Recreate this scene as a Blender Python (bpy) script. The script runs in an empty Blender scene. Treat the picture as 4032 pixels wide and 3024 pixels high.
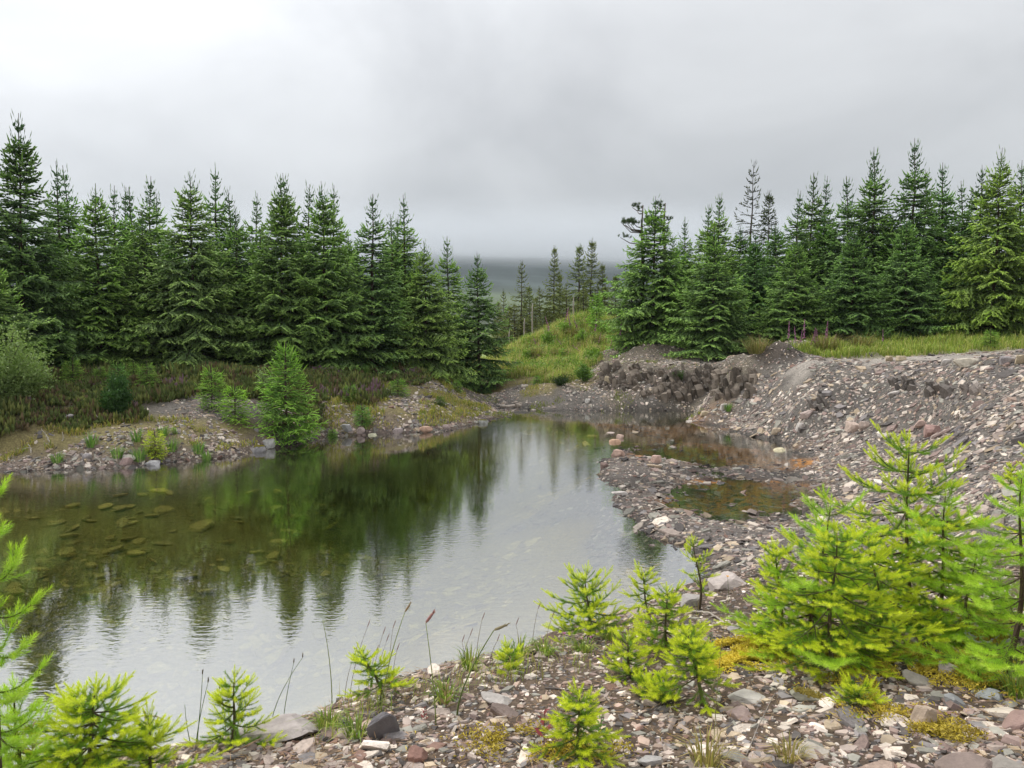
import bpy, math, random
import numpy as np
from mathutils import Vector, Matrix

R = math.radians
rng = np.random.default_rng(7)
random.seed(7)
S = bpy.context.scene
COL = S.collection

# ---------------------------------------------------------------- camera, world, sun, exposure
PITCH, FPX, CZ = R(4.46), 769.0, 3.2
cam_d = bpy.data.cameras.new('camera'); cam = bpy.data.objects.new('camera', cam_d); COL.objects.link(cam)
cam_d.sensor_width = 36.0; cam_d.lens = FPX / 1024 * 36.0
cam_d.clip_start = 0.05; cam_d.clip_end = 12000
cam.location = (0, 0, CZ); cam.rotation_euler = (R(90) - PITCH, 0, 0)
S.camera = cam

SUN_AZ, SUN_EL = R(-62), R(52)            # azimuth from +Y towards +X (negative = left of the view)
sdir = Vector((math.sin(SUN_AZ) * math.cos(SUN_EL), math.cos(SUN_AZ) * math.cos(SUN_EL), math.sin(SUN_EL)))
sun_d = bpy.data.lights.new('sun', 'SUN'); sun_d.energy = 1.5; sun_d.angle = R(15); sun_d.color = (1.0, 0.965, 0.90)
sun = bpy.data.objects.new('sun', sun_d); COL.objects.link(sun)
sun.rotation_euler = (-sdir).to_track_quat('-Z', 'Y').to_euler()

W = bpy.data.worlds.new('World'); S.world = W; W.use_nodes = True
nt = W.node_tree; nt.nodes.clear()
def N(nt, t, **kw):
    n = nt.nodes.new(t)
    for k, v in kw.items(): setattr(n, k, v)
    return n
wo = N(nt, 'ShaderNodeOutputWorld'); bg = N(nt, 'ShaderNodeBackground'); bg.inputs[1].default_value = 0.1
sky = N(nt, 'ShaderNodeTexSky', sky_type='NISHITA', sun_disc=False, sun_elevation=SUN_EL, sun_rotation=SUN_AZ)
tc = N(nt, 'ShaderNodeTexCoord')
mp = N(nt, 'ShaderNodeMapping'); mp.inputs['Scale'].default_value = (1.0, 1.0, 1.5); mp.inputs['Location'].default_value = (0.35, 0.1, 0.2)
nz = N(nt, 'ShaderNodeTexNoise'); nz.inputs['Scale'].default_value = 2.6; nz.inputs['Detail'].default_value = 8; nz.inputs['Roughness'].default_value = 0.52
nz.inputs['Distortion'].default_value = 0.35
dot = N(nt, 'ShaderNodeVectorMath', operation='DOT_PRODUCT'); dot.inputs[1].default_value = sdir
nrm = N(nt, 'ShaderNodeVectorMath', operation='NORMALIZE')
glow = N(nt, 'ShaderNodeMapRange'); glow.inputs[1].default_value = 0.32; glow.inputs[2].default_value = 1.0; glow.inputs[3].default_value = 0.0; glow.inputs[4].default_value = 1.0
glow.interpolation_type = 'SMOOTHSTEP'
ramp = N(nt, 'ShaderNodeValToRGB')
ramp.color_ramp.elements[0].position = 0.36; ramp.color_ramp.elements[0].color = (2.9, 2.95, 3.07, 1)
ramp.color_ramp.elements[1].position = 0.66; ramp.color_ramp.elements[1].color = (3.9, 3.96, 4.07, 1)
gm = N(nt, 'ShaderNodeMath', operation='MULTIPLY_ADD'); gm.inputs[1].default_value = 0.75; gm.inputs[2].default_value = 1.0
mul = N(nt, 'ShaderNodeVectorMath', operation='SCALE')
mix = N(nt, 'ShaderNodeMix', data_type='RGBA'); mix.inputs[0].default_value = 0.97
L = nt.links.new
L(tc.outputs['Generated'], mp.inputs[0]); L(mp.outputs[0], nz.inputs[0]); L(nz.outputs[0], ramp.inputs[0])
L(tc.outputs['Generated'], nrm.inputs[0]); L(nrm.outputs[0], dot.inputs[0]); L(dot.outputs['Value'], glow.inputs[0]); L(glow.outputs[0], gm.inputs[0])
# overcast luminance: grows from the horizon to the zenith
sep = N(nt, 'ShaderNodeSeparateXYZ'); ov = N(nt, 'ShaderNodeMath', operation='MULTIPLY_ADD'); ov.inputs[1].default_value = 1.6; ov.inputs[2].default_value = 0.80; ov.use_clamp = False
ab = N(nt, 'ShaderNodeMath', operation='MAXIMUM'); ab.inputs[1].default_value = 0.0
ml2 = N(nt, 'ShaderNodeMath', operation='MULTIPLY')
L(nrm.outputs[0], sep.inputs[0]); L(sep.outputs['Z'], ab.inputs[0]); L(ab.outputs[0], ov.inputs[0]); L(ov.outputs[0], ml2.inputs[0]); L(gm.outputs[0], ml2.inputs[1])
L(ramp.outputs[0], mul.inputs[0]); L(ml2.outputs[0], mul.inputs['Scale'])
L(sky.outputs[0], mix.inputs['A']); L(mul.outputs[0], mix.inputs['B'])
L(mix.outputs['Result'], bg.inputs[0]); L(bg.outputs[0], wo.inputs[0])

S.render.engine = 'CYCLES'
S.cycles.max_bounces = 8; S.cycles.diffuse_bounces = 3; S.cycles.glossy_bounces = 3
S.cycles.transmission_bounces = 4; S.cycles.transparent_max_bounces = 8; S.cycles.volume_bounces = 4
S.view_settings.view_transform = 'Standard'; S.view_settings.look = 'None'
S.view_settings.exposure = 0.62; S.view_settings.gamma = 1.0; S.view_settings.use_curve_mapping = False

# ---------------------------------------------------------------- helpers
def ray(px, py):
    u = (px - 512) / FPX; v = (384 - py) / FPX
    return np.array([u, math.cos(PITCH) + v * math.sin(PITCH), -math.sin(PITCH) + v * math.cos(PITCH)])
def at_z(px, py, z):
    d = ray(px, py); t = (z - CZ) / d[2]
    return np.array([d[0] * t, d[1] * t, z])
def at_y(px, py, Y):
    d = ray(px, py); t = Y / d[1]
    return np.array([d[0] * t, Y, CZ + d[2] * t])

def hash2(ix, iy, s):
    n = (ix.astype(np.int64) * 374761393 + iy.astype(np.int64) * 668265263 + s * 974634177) & 0x7fffffff
    n = ((n ^ (n >> 13)) * 1274126177) & 0x7fffffff
    return ((n ^ (n >> 16)) & 0xffff) / 65535.0
def vnoise(x, y, s=0):
    ix = np.floor(x); iy = np.floor(y); fx = x - ix; fy = y - iy
    fx = fx * fx * (3 - 2 * fx); fy = fy * fy * (3 - 2 * fy)
    a = hash2(ix, iy, s); b = hash2(ix + 1, iy, s); c = hash2(ix, iy + 1, s); d = hash2(ix + 1, iy + 1, s)
    return (a + (b - a) * fx) * (1 - fy) + (c + (d - c) * fx) * fy
def fbm(x, y, oct=4, s=0):
    x = np.asarray(x, float); y = np.asarray(y, float); r = np.zeros_like(x); a = 0.5; t = 0
    for o in range(oct):
        r = r + a * vnoise(x + 17.3 * o, y - 9.1 * o, s + o); t += a; a *= 0.5; x = x * 2.03; y = y * 2.03
    return r / t - 0.5

def tag(o, label=None, cat=None, group=None, kind=None):
    if label: o['label'] = label
    if cat: o['category'] = cat
    if group: o['group'] = group
    if kind: o['kind'] = kind
    return o
def empty(name, loc=(0, 0, 0)):
    o = bpy.data.objects.new(name, None); o.empty_display_size = 0.1; COL.objects.link(o); o.location = loc; return o
def link(name, me, parent=None, loc=None, color=None):
    o = bpy.data.objects.new(name, me); COL.objects.link(o)
    if parent is not None: o.parent = parent
    if loc is not None: o.location = loc
    if color is not None: o.color = (*color, 1)
    return o
def mesh(name, V, F, mat, col=None, smooth=False):
    """V (n,3); F (m,k) array or a list of such arrays; col (n,3)"""
    me = bpy.data.meshes.new(name)
    Fs = [F] if isinstance(F, np.ndarray) else list(F)
    Fs = [f for f in Fs if len(f)]
    idx = np.concatenate([f.ravel() for f in Fs]).astype(np.int32)
    tot = np.concatenate([np.full(len(f), f.shape[1]) for f in Fs]).astype(np.int32)
    st = np.concatenate([[0], np.cumsum(tot)[:-1]]).astype(np.int32)
    me.vertices.add(len(V)); me.vertices.foreach_set('co', np.ascontiguousarray(V, np.float32).ravel())
    me.loops.add(len(idx)); me.loops.foreach_set('vertex_index', idx)
    me.polygons.add(len(tot)); me.polygons.foreach_set('loop_start', st); me.polygons.foreach_set('loop_total', tot)
    me.polygons.foreach_set('use_smooth', np.full(len(tot), smooth))
    me.update(calc_edges=True); me.validate()
    c = np.ones((len(V), 4), np.float32)
    if col is not None: c[:, :3] = col
    at = me.color_attributes.new('col', 'FLOAT_COLOR', 'POINT'); at.data.foreach_set('color', c.ravel())
    me.materials.append(mat)
    return me

class Soup:
    """collects tubes, spindles, needles and blades as raw arrays"""
    def __init__(s): s.V = []; s.F3 = []; s.F4 = []; s.C = []; s.n = 0
    def add(s, V, C, F3=None, F4=None):
        V = np.asarray(V, float)
        s.V.append(V); s.C.append(np.broadcast_to(np.asarray(C, float), V.shape))
        if F3 is not None and len(F3): s.F3.append(np.asarray(F3) + s.n)
        if F4 is not None and len(F4): s.F4.append(np.asarray(F4) + s.n)
        s.n += len(V)
    def tube(s, pts, rad, col, sides=6, cap=True):
        pts = np.asarray(pts, float); n = len(pts); rad = np.broadcast_to(np.asarray(rad, float), (n,))
        T = np.gradient(pts, axis=0); T /= np.linalg.norm(T, axis=1)[:, None] + 1e-9
        ref = np.array([0.31, 0.17, 0.93]) if abs(T[0] @ np.array([0.31, 0.17, 0.93])) < 0.9 else np.array([1.0, 0, 0])
        A = np.cross(T, ref); A /= np.linalg.norm(A, axis=1)[:, None] + 1e-9; B = np.cross(T, A)
        a = np.arange(sides) * 2 * math.pi / sides
        V = pts[:, None] + rad[:, None, None] * (np.cos(a)[None, :, None] * A[:, None] + np.sin(a)[None, :, None] * B[:, None])
        i, j = np.meshgrid(np.arange(n - 1), np.arange(sides), indexing='ij'); j2 = (j + 1) % sides
        F4 = np.stack([i * sides + j, i * sides + j2, (i + 1) * sides + j2, (i + 1) * sides + j], -1).reshape(-1, 4)
        V = V.reshape(-1, 3); F3 = None
        if cap:
            V = np.vstack([V, pts[0], pts[-1]]); jj = np.arange(sides); b = (n - 1) * sides
            F3 = np.vstack([np.stack([np.full(sides, n * sides), (jj + 1) % sides, jj], -1),
                            np.stack([np.full(sides, n * sides + 1), b + jj, b + (jj + 1) % sides], -1)])
        col = np.asarray(col, float)
        if col.ndim == 2:
            cc = np.repeat(col, sides, 0); col = np.vstack([cc, col[0], col[-1]]) if cap else cc
        s.add(V, col, F3, F4)
    def spindles(s, P0, P1, rad, C0, C1, mid=0.35):
        P0 = np.asarray(P0, float); P1 = np.asarray(P1, float); n = len(P0)
        if n == 0: return
        rad = np.broadcast_to(np.asarray(rad, float), (n,))
        T = P1 - P0; ln = np.linalg.norm(T, axis=1)[:, None] + 1e-9; T = T / ln
        ref = np.where(np.abs(T[:, 2:3]) < 0.9, np.array([[0, 0, 1.0]]), np.array([[1.0, 0, 0]]))
        A = np.cross(T, ref); A /= np.linalg.norm(A, axis=1)[:, None] + 1e-9; B = np.cross(T, A)
        ph = rng.uniform(0, 6.28, n); M = P0 + (P1 - P0) * mid
        ring = [M + rad[:, None] * (np.cos(ph + k * 2.094)[:, None] * A + np.sin(ph + k * 2.094)[:, None] * B) for k in range(3)]
        V = np.stack([P0, ring[0], ring[1], ring[2], P1], 1)
        C0 = np.broadcast_to(np.asarray(C0, float), (n, 3)); C1 = np.broadcast_to(np.asarray(C1, float), (n, 3)); Cm = C0 * 0.55 + C1 * 0.45
        C = np.stack([C0, Cm, Cm, Cm, C1], 1)
        f = np.array([[0, 2, 1], [0, 3, 2], [0, 1, 3], [4, 1, 2], [4, 2, 3], [4, 3, 1]])
        F = (f[None] + 5 * np.arange(n)[:, None, None]).reshape(-1, 3)
        s.add(V.reshape(-1, 3), C.reshape(-1, 3), F)
    def tris(s, P, C):
        """P (n,3,3), C (n,3) or (n,3,3)"""
        P = np.asarray(P, float); n = len(P)
        if n == 0: return
        C = np.asarray(C, float)
        if C.ndim == 2: C = np.repeat(C[:, None], 3, 1)
        s.add(P.reshape(-1, 3), C.reshape(-1, 3), np.arange(3 * n).reshape(-1, 3))
    def blades(s, P, D, Lg, w, bend, C0, C1):
        """bent grass blades: base P, horizontal lean D (unit xy), length, width, bend"""
        n = len(P); P = np.asarray(P, float); Z = np.array([0, 0, 1.0])
        D3 = np.zeros((n, 3)); D3[:, :2] = D
        sd = np.stack([-D3[:, 1], D3[:, 0], np.zeros(n)], 1); Lg = np.broadcast_to(Lg, (n,))[:, None]; w = np.broadcast_to(w, (n,))[:, None]; b = np.broadcast_to(bend, (n,))[:, None]
        M = P + Z * Lg * 0.55 + D3 * Lg * b * 0.30
        T = P + Z * Lg * (1 - 0.45 * np.clip(b, 0, 1.6)) + D3 * Lg * b * 0.85
        V = np.stack([P - sd * w, P + sd * w, M + sd * w * 0.8, M - sd * w * 0.8, T], 1)
        C0 = np.broadcast_to(np.asarray(C0, float), (n, 3)); C1 = np.broadcast_to(np.asarray(C1, float), (n, 3)); Cm = (C0 + C1) / 2
        C = np.stack([C0, C0, Cm, Cm, C1], 1); k = 5 * np.arange(n)
        s.add(V.reshape(-1, 3), C.reshape(-1, 3), np.stack([k + 3, k + 2, k + 4], 1), np.stack([k, k + 1, k + 2, k + 3], 1))
    def build(s, name, mat, smooth=False):
        V = np.vstack(s.V); C = np.vstack(s.C); F = []
        if s.F3: F.append(np.vstack(s.F3))
        if s.F4: F.append(np.vstack(s.F4))
        return mesh(name, V, F, mat, C, smooth)

# ---------------------------------------------------------------- materials
def base_mat(name):
    m = bpy.data.materials.new(name); m.use_nodes = True; nt = m.node_tree; nt.nodes.clear()
    out = N(nt, 'ShaderNodeOutputMaterial'); return m, nt, out
def col_source(nt, nscale=6.0, namp=0.35, detail=4):
    """vertex colour x object colour x fine noise"""
    a = N(nt, 'ShaderNodeAttribute', attribute_name='col'); oi = N(nt, 'ShaderNodeObjectInfo')
    m1 = N(nt, 'ShaderNodeMix', data_type='RGBA', blend_type='MULTIPLY'); m1.inputs[0].default_value = 1
    nt.links.new(a.outputs['Color'], m1.inputs['A']); nt.links.new(oi.outputs['Color'], m1.inputs['B'])
    tc = N(nt, 'ShaderNodeTexCoord')
    nz = N(nt, 'ShaderNodeTexNoise'); nz.inputs['Scale'].default_value = nscale; nz.inputs['Detail'].default_value = detail; nz.inputs['Roughness'].default_value = 0.65
    mr = N(nt, 'ShaderNodeMapRange'); mr.inputs[1].default_value = 0.25; mr.inputs[2].default_value = 0.75; mr.inputs[3].default_value = 1 - namp; mr.inputs[4].default_value = 1 + namp
    sc = N(nt, 'ShaderNodeVectorMath', operation='SCALE')
    nt.links.new(tc.outputs['Object'], nz.inputs[0]); nt.links.new(nz.outputs[0], mr.inputs[0])
    nt.links.new(m1.outputs['Result'], sc.inputs[0]); nt.links.new(mr.outputs[0], sc.inputs['Scale'])
    return sc.outputs[0], tc, nz
def foliage_mat(name, rough=0.6, trans=0.3, nscale=3.0, namp=0.25, tcol=(1.0, 1.15, 0.55)):
    m, nt, out = base_mat(name)
    c, tc, nz = col_source(nt, nscale, namp)
    p = N(nt, 'ShaderNodeBsdfPrincipled'); p.inputs['Roughness'].default_value = rough; p.inputs['Specular IOR Level'].default_value = 0.25
    t = N(nt, 'ShaderNodeBsdfTranslucent'); tm = N(nt, 'ShaderNodeVectorMath', operation='MULTIPLY'); tm.inputs[1].default_value = tcol
    mx = N(nt, 'ShaderNodeMixShader'); mx.inputs[0].default_value = trans
    nt.links.new(c, p.inputs['Base Color']); nt.links.new(c, tm.inputs[0]); nt.links.new(tm.outputs[0], t.inputs[0])
    nt.links.new(p.outputs[0], mx.inputs[1]); nt.links.new(t.outputs[0], mx.inputs[2]); nt.links.new(mx.outputs[0], out.inputs[0])
    return m
def solid_mat(name, rough=0.85, nscale=8.0, namp=0.35, bump=0.3, bscale=30.0, spec=0.3, bdist=0.02):
    m, nt, out = base_mat(name)
    c, tc, nz = col_source(nt, nscale, namp, 6)
    p = N(nt, 'ShaderNodeBsdfPrincipled'); p.inputs['Roughness'].default_value = rough; p.inputs['Specular IOR Level'].default_value = spec
    b = N(nt, 'ShaderNodeBump'); b.inputs['Strength'].default_value = bump; b.inputs['Distance'].default_value = bdist
    n2 = N(nt, 'ShaderNodeTexNoise'); n2.inputs['Scale'].default_value = bscale; n2.inputs['Detail'].default_value = 6; n2.inputs['Roughness'].default_value = 0.7
    nt.links.new(tc.outputs['Object'], n2.inputs[0]); nt.links.new(n2.outputs[0], b.inputs['Height']); nt.links.new(b.outputs[0], p.inputs['Normal'])
    nt.links.new(c, p.inputs['Base Color']); nt.links.new(p.outputs[0], out.inputs[0])
    return m
M_NEEDLE = foliage_mat('spruce_needles', 0.55, 0.34, 2.0, 0.3)
M_FRESH = foliage_mat('fresh_needles', 0.5, 0.38, 8.0, 0.15)
M_GRASS = foliage_mat('grass_blades', 0.6, 0.35, 1.2, 0.3)
M_LEAF = foliage_mat('broad_leaves', 0.5, 0.35, 3.0, 0.25)
M_BARK = solid_mat('bark', 0.9, 20, 0.4, 0.5, 60)
M_STONE = solid_mat('slate_stone', 0.78, 9.0, 0.38, 0.55, 26, 0.3, 0.015)
M_WOOD = solid_mat('dead_wood', 0.85, 30, 0.3, 0.4, 80)
M_PETAL = foliage_mat('petals', 0.5, 0.3, 20, 0.2, (1, 0.9, 1))

# stones take world-space noise so that alike pieces differ
def ground_mat():
    m, nt, out = base_mat('ground_soil')
    a = N(nt, 'ShaderNodeAttribute', attribute_name='col'); tc = N(nt, 'ShaderNodeTexCoord')
    def noise(sc, det=5, rough=0.6):
        n = N(nt, 'ShaderNodeTexNoise'); n.inputs['Scale'].default_value = sc; n.inputs['Detail'].default_value = det; n.inputs['Roughness'].default_value = rough
        nt.links.new(tc.outputs['Object'], n.inputs[0]); return n
    n1 = noise(0.8, 8, 0.65); n2 = noise(14, 6, 0.7)
    v = N(nt, 'ShaderNodeTexVoronoi'); v.inputs['Scale'].default_value = 42; v.inputs['Randomness'].default_value = 1
    nt.links.new(tc.outputs['Object'], v.inputs[0])
    def mr(src, lo, hi, a0=0.25, a1=0.75):
        r = N(nt, 'ShaderNodeMapRange'); r.inputs[1].default_value = a0; r.inputs[2].default_value = a1; r.inputs[3].default_value = lo; r.inputs[4].default_value = hi
        nt.links.new(src, r.inputs[0]); return r.outputs[0]
    hs = N(nt, 'ShaderNodeSeparateColor'); nt.links.new(v.outputs['Color'], hs.inputs[0])
    k1 = N(nt, 'ShaderNodeMath', operation='MULTIPLY'); nt.links.new(mr(n1.outputs[0], 0.72, 1.28), k1.inputs[0]); nt.links.new(mr(n2.outputs[0], 0.55, 1.45), k1.inputs[1])
    k2 = N(nt, 'ShaderNodeMath', operation='MULTIPLY'); nt.links.new(k1.outputs[0], k2.inputs[0]); nt.links.new(mr(hs.outputs[0], 0.75, 1.25, 0, 1), k2.inputs[1])
    sc = N(nt, 'ShaderNodeVectorMath', operation='SCALE'); nt.links.new(a.outputs['Color'], sc.inputs[0]); nt.links.new(k2.outputs[0], sc.inputs['Scale'])
    p = N(nt, 'ShaderNodeBsdfPrincipled'); p.inputs['Roughness'].default_value = 0.9; p.inputs['Specular IOR Level'].default_value = 0.2
    b = N(nt, 'ShaderNodeBump'); b.inputs['Strength'].default_value = 0.7; b.inputs['Distance'].default_value = 0.03
    ad = N(nt, 'ShaderNodeMath', operation='ADD'); nt.links.new(n2.outputs[0], ad.inputs[0]); nt.links.new(hs.outputs[1], ad.inputs[1])
    nt.links.new(ad.outputs[0], b.inputs['Height']); nt.links.new(b.outputs[0], p.inputs['Normal'])
    nt.links.new(sc.outputs[0], p.inputs['Base Color']); nt.links.new(p.outputs[0], out.inputs[0])
    return m
M_GROUND = ground_mat()

def water_mat():
    m, nt, out = base_mat('pond_water')
    tc = N(nt, 'ShaderNodeTexCoord')
    mp = N(nt, 'ShaderNodeMapping'); mp.inputs['Scale'].default_value = (0.55, 1.0, 1)
    n1 = N(nt, 'ShaderNodeTexNoise'); n1.inputs['Scale'].default_value = 15.0; n1.inputs['Detail'].default_value = 2; n1.inputs['Roughness'].default_value = 0.55
    n2 = N(nt, 'ShaderNodeTexNoise'); n2.inputs['Scale'].default_value = 0.16; n2.inputs['Detail'].default_value = 2
    nt.links.new(tc.outputs['Object'], mp.inputs[0]); nt.links.new(mp.outputs[0], n1.inputs[0]); nt.links.new(tc.outputs['Object'], n2.inputs[0])
    mr = N(nt, 'ShaderNodeMapRange'); mr.inputs[1].default_value = 0.42; mr.inputs[2].default_value = 0.62; mr.inputs[3].default_value = 0.018; mr.inputs[4].default_value = 0.10
    nt.links.new(n2.outputs[0], mr.inputs[0])
    b = N(nt, 'ShaderNodeBump'); b.inputs['Distance'].default_value = 0.03
    nt.links.new(mr.outputs[0], b.inputs['Strength']); nt.links.new(n1.outputs[0], b.inputs['Height'])
    lw = N(nt, 'ShaderNodeLayerWeight'); lw.inputs['Blend'].default_value = 0.5; nt.links.new(b.outputs[0], lw.inputs['Normal'])
    pw_ = N(nt, 'ShaderNodeMath', operation='POWER'); pw_.inputs[1].default_value = 0.85; nt.links.new(lw.outputs['Facing'], pw_.inputs[0])
    fr = N(nt, 'ShaderNodeMath', operation='MULTIPLY_ADD'); fr.inputs[1].default_value = 0.66; fr.inputs[2].default_value = 0.08; nt.links.new(pw_.outputs[0], fr.inputs[0])
    g = N(nt, 'ShaderNodeBsdfGlossy'); g.inputs['Roughness'].default_value = 0.012; g.inputs['Color'].default_value = (1, 1, 1, 1); nt.links.new(b.outputs[0], g.inputs['Normal'])
    t = N(nt, 'ShaderNodeBsdfTransparent'); t.inputs[0].default_value = (0.95, 0.97, 0.93, 1)
    mx = N(nt, 'ShaderNodeMixShader')
    nt.links.new(fr.outputs[0], mx.inputs[0]); nt.links.new(t.outputs[0], mx.inputs[1]); nt.links.new(g.outputs[0], mx.inputs[2]); nt.links.new(mx.outputs[0], out.inputs[0])
    va = N(nt, 'ShaderNodeVolumeAbsorption'); va.inputs['Color'].default_value = (0.48, 0.59, 0.22, 1); va.inputs['Density'].default_value = 0.46
    nt.links.new(va.outputs[0], out.inputs['Volume'])
    return m
M_WATER = water_mat()

# ---------------------------------------------------------------- terrain
CP = []                                                     # (X, Y, Z, label)
def cg(px, py, z, lab): CP.append((*at_z(px, py, z), lab))
def cy(px, py, Y, lab): CP.append((*at_y(px, py, Y), lab))
def cw(px, py, z, lab='bed'): p = at_z(px, py, 0); CP.append((p[0], p[1], z, lab))
def cx(X, Y, Z, lab): CP.append((X, Y, Z, lab))
# left shoreline and bank
for px, py in [(-60, 474), (0, 472), (60, 470), (130, 467), (162, 463), (222, 458), (259, 451), (296, 444), (324, 437), (370, 435), (403, 433), (435, 432), (463, 427), (486, 421)]:
    cg(px, py, 0.0, 'shore')
for px, py, z in [(-60, 455, .35), (0, 452, .3), (60, 446, .4), (120, 440, .5), (180, 432, .55), (230, 430, .5), (290, 424, .45), (340, 420, .4), (400, 416, .45), (450, 412, .4), (480, 408, .25)]:
    cg(px, py, z, 'bank')
for px, py, z in [(180, 408, .95), (215, 412, .85), (250, 410, .85)]: cg(px, py, z, 'gravel')
for px, py, z in [(-60, 425, .9), (20, 420, .95), (60, 425, .75), (-20, 438, .6), (90, 408, 1.05), (150, 395, 1.2), (290, 396, 1.05), (310, 408, .75), (340, 394, 1.0), (400, 390, .95), (440, 386, .95)]:
    cg(px, py, z, 'heather' if px < 345 else 'bank')
for px, py, z in [(-60, 392, 1.4), (40, 388, 1.45), (120, 383, 1.5), (200, 380, 1.5), (280, 380, 1.45), (340, 380, 1.35), (400, 377, 1.3)]: cg(px, py, z, 'heather')
for px, py, Y in [(-60, 372, 25), (60, 370, 26), (160, 369, 27), (260, 369, 28), (350, 368, 29.5), (430, 366, 32)]: cy(px, py, Y, 'forest')
for px, Y, z in [(-100, 34, 2.0), (100, 36, 2.0), (250, 37, 2.0), (400, 38, 1.8), (0, 50, 2.3), (250, 52, 2.2), (420, 52, 1.6)]:
    cx((px - 512) / FPX * Y, Y, z, 'forest')
# stream inlet
cg(502, 411, 0.0, 'gravel'); cg(518, 411, 0.0, 'gravel'); cg(539, 412, 0.0, 'gravel')
cg(500, 402, .12, 'gravel'); cg(481, 394, .22, 'bed'); cg(470, 384, .45, 'bank'); cg(497, 372, .7, 'grass'); cg(505, 392, .4, 'gravel')
cx(-1.2, 44, 0.7, 'grass'); cx(-1.2, 52, 0.5, 'forest'); cx(0, 60, 0.0, 'forest')
# grass mound
cy(546, 366, 39, 'grass'); cy(520, 360, 41, 'grass'); cy(508, 352, 44, 'grass'); cy(588, 317, 46, 'grass'); cy(560, 330, 45, 'grass'); cy(605, 330, 44, 'grass'); cy(575, 345, 42, 'grass')
cy(540, 343, 44, 'grass'); cx(4.2, 51, 2.4, 'grass'); cx(1.5, 51, 1.4, 'grass'); cy(600, 352, 40, 'grass'); cy(620, 345, 38, 'soil'); cy(617, 360, 34.5, 'soil')
cg(537, 404, .12, 'gravel'); cg(560, 395, .45, 'gravel'); cg(545, 385, .75, 'bank'); cg(590, 398, .4, 'gravel'); cy(575, 372, 35.5, 'grass'); cy(515, 368, 37, 'grass'); cy(530, 374, 35, 'grass'); cy(555, 379, 33.2, 'grass'); cy(518, 381, 33.5, 'bank'); cy(560, 352, 41, 'grass'); cy(530, 352, 43, 'grass'); cy(585, 384, 31.6, 'bank')
# ledge and far right shore of the shallow
for px, py in [(592, 411), (648, 410), (694, 414), (713, 426), (741, 435), (778, 441), (806, 456), (803, 477), (797, 514)]: cg(px, py, 0.0, 'gravel')
for px in (610, 650, 690, 725): cg(px, 399, .40, 'soil'); cy(px, 384, 29.7 - (px - 650) * .02, 'ledge')
for px, py, Y in [(610, 368, 31.5), (650, 367, 31.2), (690, 367, 29.8), (735, 368, 26.5)]: cy(px, py, Y, 'soil')
for px, py, Y in [(648, 358, 34), (690, 357, 33), (740, 358, 30), (713, 348, 36), (660, 345, 36), (770, 352, 30)]: cy(px, py, Y, 'soil')
cy(787, 342, 28, 'soil'); cy(778, 358, 26, 'gravel'); cy(800, 352, 27, 'grass'); cy(770, 356, 26.5, 'soil')
# rim of the gravel platform, platform, grass strip
for px, py, z in [(741, 371, 1.5), (790, 369, 1.75), (833, 366, 1.95), (903, 363, 2.15), (972, 369, 2.2), (1024, 370, 2.25), (1120, 374, 2.3)]: cg(px, py, z, 'gravel')
for px, py, z in [(900, 357, 2.25), (972, 354, 2.35), (1040, 352, 2.4), (1120, 354, 2.45)]: cg(px, py, z, 'path')
for px, py, z in [(870, 361, 2.08), (930, 359, 2.24), (1000, 359, 2.32), (800, 364, 1.95), (745, 364, 1.62), (700, 362, 1.62)]: cg(px, py, z, 'path')
for px, py, Y in [(830, 352, 27), (880, 350, 28), (930, 346, 29), (990, 343, 29), (1060, 342, 29), (850, 345, 31), (950, 341, 31)]: cy(px, py, Y, 'grass')
for px, Y, z in [(680, 42, 2.3), (760, 38, 2.4), (850, 36, 2.55), (950, 35, 2.65), (1060, 35, 2.7), (750, 50, 2.6), (950, 50, 3.0), (640, 50, 1.8), (1150, 40, 3.0)]: cx((px - 512) / FPX * Y, Y, z, 'forest')
# gravel slope, right-hand bowl
for px, py, z in [(856, 417, .8), (800, 410, .85), (760, 408, .6), (926, 435, .8), (880, 400, 1.3), (960, 400, 1.6), (1024, 440, 1.35), (1024, 400, 1.85), (856, 486, .2), (926, 509, .5), (830, 460, .16),
                  (870, 450, .42), (1024, 532, 1.1), (833, 556, .35), (764, 569, .38), (1024, 480, 1.25), (1120, 440, 1.75), (1120, 500, 1.65), (900, 550, .65), (980, 550, 1.0), (950, 470, .78)]:
    cg(px, py, z, 'gravel')
# pond bed
for px, py, z in [(-60, 500, -.45), (60, 500, -.5), (150, 500, -.6), (250, 490, -.75), (-60, 560, -.8), (60, 560, -.85), (150, 560, -.9), (250, 550, -.9), (395, 468, -1.9), (440, 458, -1.6), (350, 472, -1.7), (340, 510, -.95), (300, 470, -1.2),
                  (60, 620, -1.1), (200, 620, -1.3), (130, 590, -1.35), (350, 600, -1.0), (480, 520, -.9), (520, 470, -.8), (525, 437, -.35), (550, 520, -.55), (590, 560, -.35), (600, 600, -.4), (500, 620, -.7), (560, 450, -.4), (580, 470, -.3), (440, 560, -.9), (590, 430, -.12), (565, 424, -.12), (610, 437, -.08), (575, 440, -.22)]:
    cw(px, py, z)
for px, py, z in [(640, 428, -.065), (700, 427, -.065), (690, 445, -.06), (760, 458, -.065), (745, 502, -.06), (690, 507, -.03), (775, 490, -.055), (620, 422, -.06), (740, 445, -.07), (660, 455, -.06), (780, 465, -.06), (720, 485, -.02)]:
    cw(px, py, z, 'silt')
for px, py, z in [(620, 452, .02), (612, 470, .12), (640, 478, .06), (690, 472, .035), (735, 473, .03), (775, 475, .03), (670, 528, .12), (725, 542, .13), (632, 505, .09), (665, 492, -.01), (700, 522, .02)]: cw(px, py, z, 'spit')
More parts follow.
